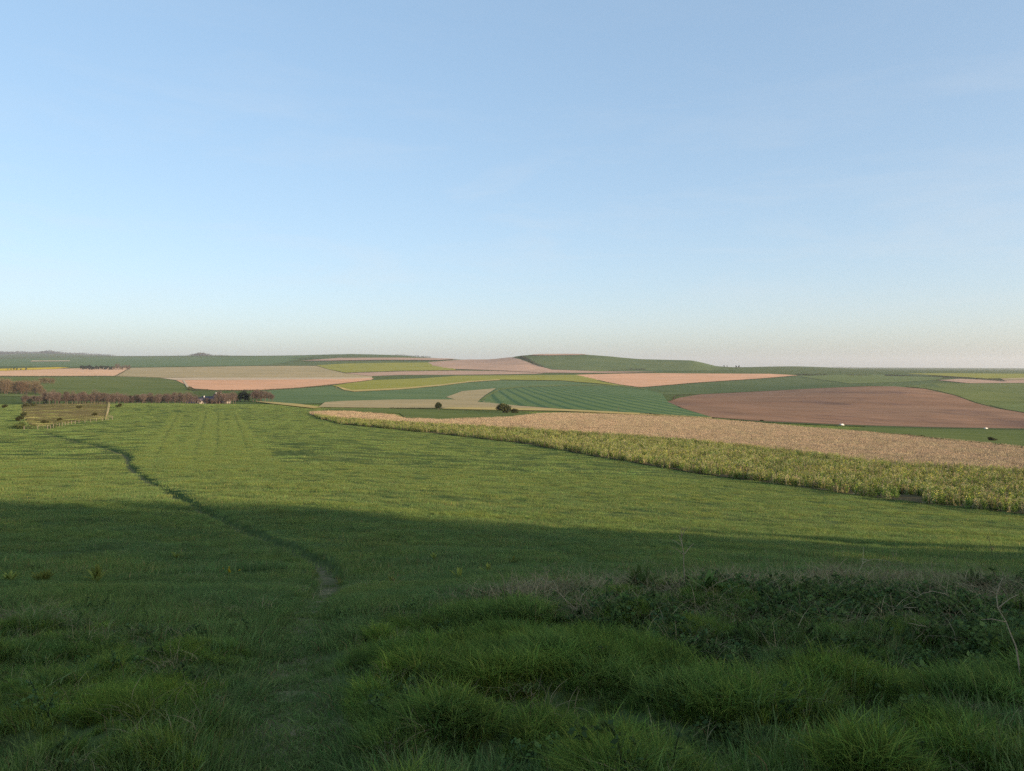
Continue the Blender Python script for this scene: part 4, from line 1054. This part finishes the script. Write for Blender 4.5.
# dry litter among the brambles
def litter_proto(k):
    mb = MB(); n = 26
    P0 = rng.uniform(-0.22, 0.22, (n, 2)); a = rng.uniform(0, 6.28, n)
    h = rng.uniform(0.03, 0.24, n); c = np.array([0.27, 0.215, 0.115])*rng.uniform(0.55, 1.35, (n, 1))
    blades(mb, P0, h, np.full(n, 0.004), rng.uniform(0.08, 0.36, n), a, c, 3)
    return mb.build('litter', M_STALK, link=False)
lit_p = [litter_proto(k) for k in range(5)]
spots = []
for (px, py, rad, cnt) in [(520,588,0.28,26),(545,590,0.25,14),(560,615,0.25,12),(640,585,0.55,30),(600,580,0.4,20),(690,592,0.5,16),(800,578,0.7,50),(850,574,0.6,50),(900,576,0.6,40),(960,580,0.6,40),(1010,590,0.6,40),(1050,590,0.6,30),(760,585,0.6,24),(720,650,0.4,6),(10,634,0.3,22),(-8,640,0.3,14),(200,580,0.3,8),(330,592,0.7,20),(850,560,0.8,24),(930,560,0.8,24),(700,600,0.9,26),(840,596,1.0,40),(960,600,1.0,40),(780,620,0.8,22),(900,625,0.8,22),(990,640,0.7,16),(620,605,0.5,18)]:
    if px > 450: py += 9
    cx, cy = sight(px, py)
    for i in range(cnt): spots.append((cx+rng.normal(0, rad), cy+rng.normal(0, rad*0.55), 1.0 if px > 450 else 0.4))
P = np.array(spots); LS = P[:, 2]; P = P[:, :2]
scatter('dead_grass', 'dry brown grass litter tangled in the brambles and by the path', 'dead grass', lit_p, P, rng.uniform(0.7, 1.3, len(P)), tilt=False, scz=LS)

P = cone_points(1.8, 7.5, 3.2); P = P[dist_poly(P[:, 0], P[:, 1], PATH) > 0.35]
scatter('dead_grass', 'single dry straws lying among the lush grass', 'dead grass', lit_p, P, rng.uniform(0.35, 0.7, len(P)), tilt=False, dz=0.05)
P = cone_points(1.8, 7.5, 3.0); P = P[dist_poly(P[:, 0], P[:, 1], PATH) > 0.35]
scatter('weed_seedlings', 'small broad leaved weeds scattered through the lush grass', 'weeds', net_p, P, rng.uniform(0.5, 0.9, len(P)), tilt=False, dz=0.03)

def stalk(label, pts_px_h, r=0.006, twigs=0, col=DEADC, name='dead_stalk', cat='stalk'):
    """pts: (px at depth, lateral offset dx, height) along the stem; first gives foot by sight"""
    (px, py), path = pts_px_h
    x, y = sight(px, py, H); z = gz(x, y)
    mb = MB()
    Pp = np.array([(0, 0, -0.05)]+list(path), float)
    tt = np.linspace(0, len(Pp)-1, 3*len(Pp)); Q = np.stack([np.interp(tt, np.arange(len(Pp)), Pp[:, k]) for k in range(3)], -1)
    Q[1:-1] += rng.normal(0, 0.006, (len(Q)-2, 3))
    mb.tube(Q, np.linspace(r*0.85, r*0.35, len(Q)), 5, col=col)
    for k in range(twigs+2):
        i = rng.integers(len(Q)//3, len(Q)); d = rng.normal(0, 1, 3)*np.array([0.10, 0.06, 0.07]); d[2] = abs(d[2])
        mb.tube([Q[i], Q[i]+d*0.6+np.array([0, 0, 0.01]), Q[i]+d], [r*0.45, r*0.35, r*0.2], 4, col=col*rng.uniform(0.8, 1.15))
    o = mb.build(name, M_STALK); o.location = (x, y, z); tag(o, label, cat)
stalk('long pale straw-coloured stem leaning up to the left over the brambles', ((588,614), [(-0.22, 0.05, 0.13), (-0.42, 0.08, 0.30)]), 0.006, 3)
stalk('short crooked twig propped against the long leaning stem', ((531,594), [(0.10, 0.02, 0.14), (0.16, 0.02, 0.28)]), 0.004, 3)
stalk('upright pale dead stem with a leafy top in the middle of the brambles', ((684,592), [(0.0, 0, 0.32), (-0.03, 0, 0.66)]), 0.008, 5)
stalk('thin stem leaning left in front of the meadow right of centre', ((771,568), [(-0.08, 0, 0.25), (-0.16, 0, 0.5)]), 0.005, 3)
stalk('thin stem leaning left beside the dry litter heap', ((845,560), [(-0.06, 0, 0.2), (-0.14, 0, 0.42)]), 0.005, 2)
stalk('short upright stem with a forked tip above the litter', ((896,562), [(0.0, 0, 0.16), (0.02, 0, 0.32)]), 0.005, 4)
stalk('dark many-twigged dead sapling standing at the right edge of the bank', ((993,556), [(-0.06, 0, 0.3), (-0.13, 0, 0.62)]), 0.011, 16, np.array([0.10, 0.075, 0.06]), 'dead_sapling', 'sapling')
stalk('slanting bare stem below the dead sapling', ((992,607), [(-0.14, 0, 0.16), (-0.26, 0, 0.28)]), 0.005, 1)
stalk('tall bent pale stem near the right edge of the bank', ((1026,690), [(-0.03, 0.05, 0.22), (-0.10, 0.1, 0.5)]), 0.007, 2)
stalk('arched dry stem curving over the nettles on the right', ((972,614), [(-0.22, 0, 0.18), (-0.42, 0.02, 0.20), (-0.50, 0.02, 0.14)]), 0.005, 1)
stalk('pale flat broken stem lying across the nettles', ((930,624), [(-0.12, 0, 0.14), (-0.36, 0, 0.16)]), 0.005, 0)
stalk('short pale broken stem lying low in the nettles', ((936,646), [(-0.06, 0, 0.14), (-0.2, 0, 0.17)]), 0.005, 0)
stalk('crossed thin twig above the nettles left of the arched stem', ((700,598), [(0.12, 0, 0.12), (0.30, 0, 0.2)]), 0.004, 1)
stalk('hooked dry stem at the left of the litter heap', ((858,584), [(0.02, 0, 0.22), (0.14, 0, 0.30), (0.26, 0, 0.30)]), 0.006, 2)
for i, (px, py) in enumerate([(612,575),(640,572),(655,586),(706,580),(730,574),(790,580),(820,572),(838,590),(878,570),(915,585),(940,570),(960,590),(1004,575),(1015,600),(950,600),(880,600),(745,598),(668,575)]):
    a = rng.uniform(-0.3, 0.3)
    stalk('thin brown dead stem among the bramble litter', ((px, py), [(a*0.4, 0, rng.uniform(0.1, 0.2)), (a, 0, rng.uniform(0.2, 0.42))]), 0.0035, 2, DEADC*rng.uniform(0.5, 0.9))
    bpy.context.scene.collection.objects[-1]['group'] = 'thin dead stems in the bramble litter'

# broad-leaved weeds in the worn grass: rosettes
def weed(label, px, py, s, col, n=14, upright=0.6, flowers=0, name='dock_plant', cat='weed'):
    s *= 1.45
    x, y = sight(px, py, H); z = gz(x, y)
    t = empty(name, (x, y, z), rng.uniform(0, 6.28)); tag(t, label, cat)
    lf = MB()
    for k in range(int(n*1.8)):
        a = rng.uniform(0, 6.28); L = s*rng.uniform(0.6, 1.1); el = upright*rng.uniform(0.5, 1.3)
        d = np.array([math.cos(a)*math.cos(el), math.sin(a)*math.cos(el), math.sin(el)]); sd = np.array([-math.sin(a), math.cos(a), 0])
        w = L*0.085; b = np.array([0, 0, 0.01]); dr = np.array([0, 0, -0.18*L])
        V = [b-sd*w*0.25, b+sd*w*0.25, b+d*L*0.35+sd*w, b+d*L*0.35-sd*w, b+d*L*0.72+sd*w*0.8+dr*0.4, b+d*L*0.72-sd*w*0.8+dr*0.4, b+d*L+dr]
        lf.add(V, q=[[0, 1, 2, 3], [3, 2, 4, 5]], t=[[5, 4, 6]], col=np.array(col)*rng.uniform(0.75, 1.25))
    lf.build('leaves', M_WEED, t)
    if flowers:
        fl = MB(); st = MB()
        for k in range(flowers):
            fx, fy = rng.normal(0, s*0.4, 2); fz = s*rng.uniform(0.6, 1.0)
            st.tube([[fx*0.3, fy*0.3, 0], [fx*0.8, fy*0.8, fz*0.6], [fx, fy, fz]], [0.003, 0.003, 0.002], 4, col=(0.08, 0.11, 0.03))
            fl.leaves(np.tile([[fx, fy, fz]], (9, 1))+rng.normal(0, 0.004, (9, 3)), 0.022, np.array([0.62, 0.42, 0.03]), asp=1.2, up=0.6)
        st.build('stem', M_WEED, t); fl.build('flower_head', M_WEED, t)
YG = (0.25, 0.27, 0.06)
weed('yellow-green leafy weed clump, second from the left edge on the terrace', 43, 584, 0.20, YG, 26, 1.0)
weed('yellow-green leafy weed at the left edge of the terrace', 10, 583, 0.18, YG, 18, 0.95)
weed('taller yellowish weed right of the two weed clumps on the left', 97, 583, 0.26, YG, 12, 1.25)
weed('yellowish weed on the terrace left of the path, above the dandelion', 176, 560, 0.20, YG, 14, 1.0)
weed('low plant with yellow flowers beside the bare patch left of the path', 231, 578, 0.13, (0.09, 0.12, 0.03), 12, 0.7, 7, 'dandelion', 'wildflower')
weed('pale weed beside the path where it crosses the terrace', 340, 586, 0.13, YG, 9, 1.0)
weed('pale leafy weed left of the row of small weeds', 392, 584, 0.13, YG, 9, 1.1)
weed('first of the small upright weeds before the straw heap', 459, 580, 0.19, YG, 8, 1.25)
weed('middle of the small upright weeds before the straw heap', 488, 575, 0.18, YG, 10, 1.25)
weed('last of the small upright weeds, just above the straw heap', 513, 563, 0.16, YG, 8, 1.2)
weed('leafy weed at the left end of the terrace weeds beyond the path', 434, 560, 0.15, YG, 9, 1.1)
weed('broad bright bramble shoot on the bank beside the upright dead stem', 640, 590, 0.22, (0.10, 0.15, 0.04), 22, 0.9, name='bramble_shoot', cat='bramble')
weed('broad bright bramble shoot right of the upright dead stem', 705, 594, 0.19, (0.10, 0.15, 0.04), 16, 0.9, name='bramble_shoot', cat='bramble')
weed('bright leafy shoot in the middle of the nettles', 828, 622, 0.20, (0.10, 0.15, 0.035), 22, 0.7, name='bramble_shoot', cat='bramble')
weed('bright leafy shoot low in the nettles near the lush grass', 660, 640, 0.19, (0.11, 0.15, 0.04), 16, 0.6, name='bramble_shoot', cat='bramble')
weed('pale leafy shoot near the dead sapling', 975, 592, 0.2, (0.10, 0.13, 0.045), 18, 1.0, name='bramble_shoot', cat='bramble')
weed('yellowing broad leaf plant at the bottom right of the bank', 925, 765, 0.10, (0.16, 0.17, 0.05), 5, 0.3, name='dock_plant')
weed('blue-green broad leaf plant in the grass at the bottom right corner', 944, 772, 0.12, (0.06, 0.11, 0.075), 6, 0.25, name='dock_plant')
weed('grey-green broad leaf plant at the right edge under the bent stem', 1012, 694, 0.15, (0.07, 0.11, 0.06), 9, 0.4, name='dock_plant')
weed('low dark spreading weed in the grass left of the path', 182, 640, 0.16, (0.05, 0.09, 0.03), 30, 0.35, name='spreading_weed')

# ------------------------------------------------------------------ haze, sky, sun, camera
def haze(density):
    m, nt, n, l = nodes('haze')
    v = n.new('ShaderNodeVolumePrincipled'); v.inputs['Color'].default_value = (0.88, 0.91, 0.95, 1); v.inputs['Density'].default_value = density
    v.inputs['Anisotropy'].default_value = 0.2
    o = n.new('ShaderNodeOutputMaterial'); l.new(v.outputs[0], o.inputs['Volume'])
    b = MB(); zt, zb = 290.0, -190.0
    b.box((0, 0, (zt+zb)/2), (52000, 52000, zt-zb))
    tag(b.build('haze', m), 'thin blue evening haze lying over the far downs', 'haze', kind='stuff')
import os
if not os.environ.get('NOHAZE'): haze(0.000034)

w = bpy.data.worlds.new('World'); sc.world = w; w.use_nodes = True
nt = w.node_tree; nt.nodes.clear()
sky = nt.nodes.new('ShaderNodeTexSky'); sky.sky_type = 'NISHITA'; sky.sun_disc = False
sky.sun_elevation = SUN_EL; sky.sun_rotation = SUN_AZ
sky.altitude = 100; sky.air_density = 0.75; sky.dust_density = 2.1; sky.ozone_density = 2.0
bg = nt.nodes.new('ShaderNodeBackground'); bg.inputs['Strength'].default_value = 0.15
gm = nt.nodes.new('ShaderNodeGamma'); gm.inputs['Gamma'].default_value = 0.45
hs = nt.nodes.new('ShaderNodeHueSaturation'); hs.inputs['Saturation'].default_value = 1.38
nt.links.new(sky.outputs[0], gm.inputs[0]); nt.links.new(gm.outputs[0], hs.inputs['Color'])
# faint high cirrus, thicker low down
tc = nt.nodes.new('ShaderNodeTexCoord')
mp = nt.nodes.new('ShaderNodeMapping'); mp.inputs['Scale'].default_value = (1.6, 1.6, 9.0); mp.inputs['Rotation'].default_value = (0.12, 0.05, 0.0)
nt.links.new(tc.outputs['Generated'], mp.inputs['Vector'])
cf = ramp(nt, noise(nt, 2.2, 7, mp.outputs[0], 0.62, 0.5), 0.48, 0.80)
sx = nt.nodes.new('ShaderNodeSeparateXYZ'); nt.links.new(tc.outputs['Generated'], sx.inputs[0])
up = ramp(nt, sx.outputs['Z'], 0.03, 0.12); dn = ramp(nt, sx.outputs['Z'], 0.48, 0.16)
m1 = nt.nodes.new('ShaderNodeMath'); m1.operation = 'MULTIPLY'; nt.links.new(cf, m1.inputs[0]); nt.links.new(up, m1.inputs[1])
m2 = nt.nodes.new('ShaderNodeMath'); m2.operation = 'MULTIPLY'; nt.links.new(m1.outputs[0], m2.inputs[0]); nt.links.new(dn, m2.inputs[1])
m3 = nt.nodes.new('ShaderNodeMath'); m3.operation = 'MULTIPLY'; nt.links.new(m2.outputs[0], m3.inputs[0]); m3.inputs[1].default_value = 0.28
skyc = mixc(nt, m3.outputs[0], hs.outputs[0], (1.46, 1.50, 1.54))
nt.links.new(skyc, bg.inputs[0])
wo = nt.nodes.new('ShaderNodeOutputWorld'); nt.links.new(bg.outputs[0], wo.inputs[0])

sl = bpy.data.lights.new('sun', 'SUN'); sl.energy = 2.65; sl.angle = math.radians(1.0); sl.color = (1.0, 0.77, 0.53)
so = bpy.data.objects.new('sun', sl); C.objects.link(so)
S = Vector((math.sin(SUN_AZ)*math.cos(SUN_EL), math.cos(SUN_AZ)*math.cos(SUN_EL), math.sin(SUN_EL)))
so.rotation_euler = S.to_track_quat('Z', 'Y').to_euler(); so.location = (60, -40, 60)

cam = bpy.data.cameras.new('camera'); co = bpy.data.objects.new('camera', cam); C.objects.link(co)
cam.sensor_width = 36; cam.lens = F/1024*36; cam.clip_start = 0.05; cam.clip_end = 80000
co.location = (0, 0, EYE); co.rotation_euler = (math.pi/2, 0, 0)
cam.shift_y = -(385.5-H0)/1024
sc.camera = co
vs = sc.view_settings
vs.view_transform = 'Standard'; vs.look = 'None'; vs.exposure = 1.84; vs.gamma = 1.0; vs.use_curve_mapping = False
sc.cycles.use_denoising = False
sc.cycles.max_bounces = 5; sc.cycles.diffuse_bounces = 3; sc.cycles.transmission_bounces = 3; sc.cycles.volume_bounces = 0
sc.cycles.use_adaptive_sampling = True; sc.cycles.adaptive_threshold = 0.008
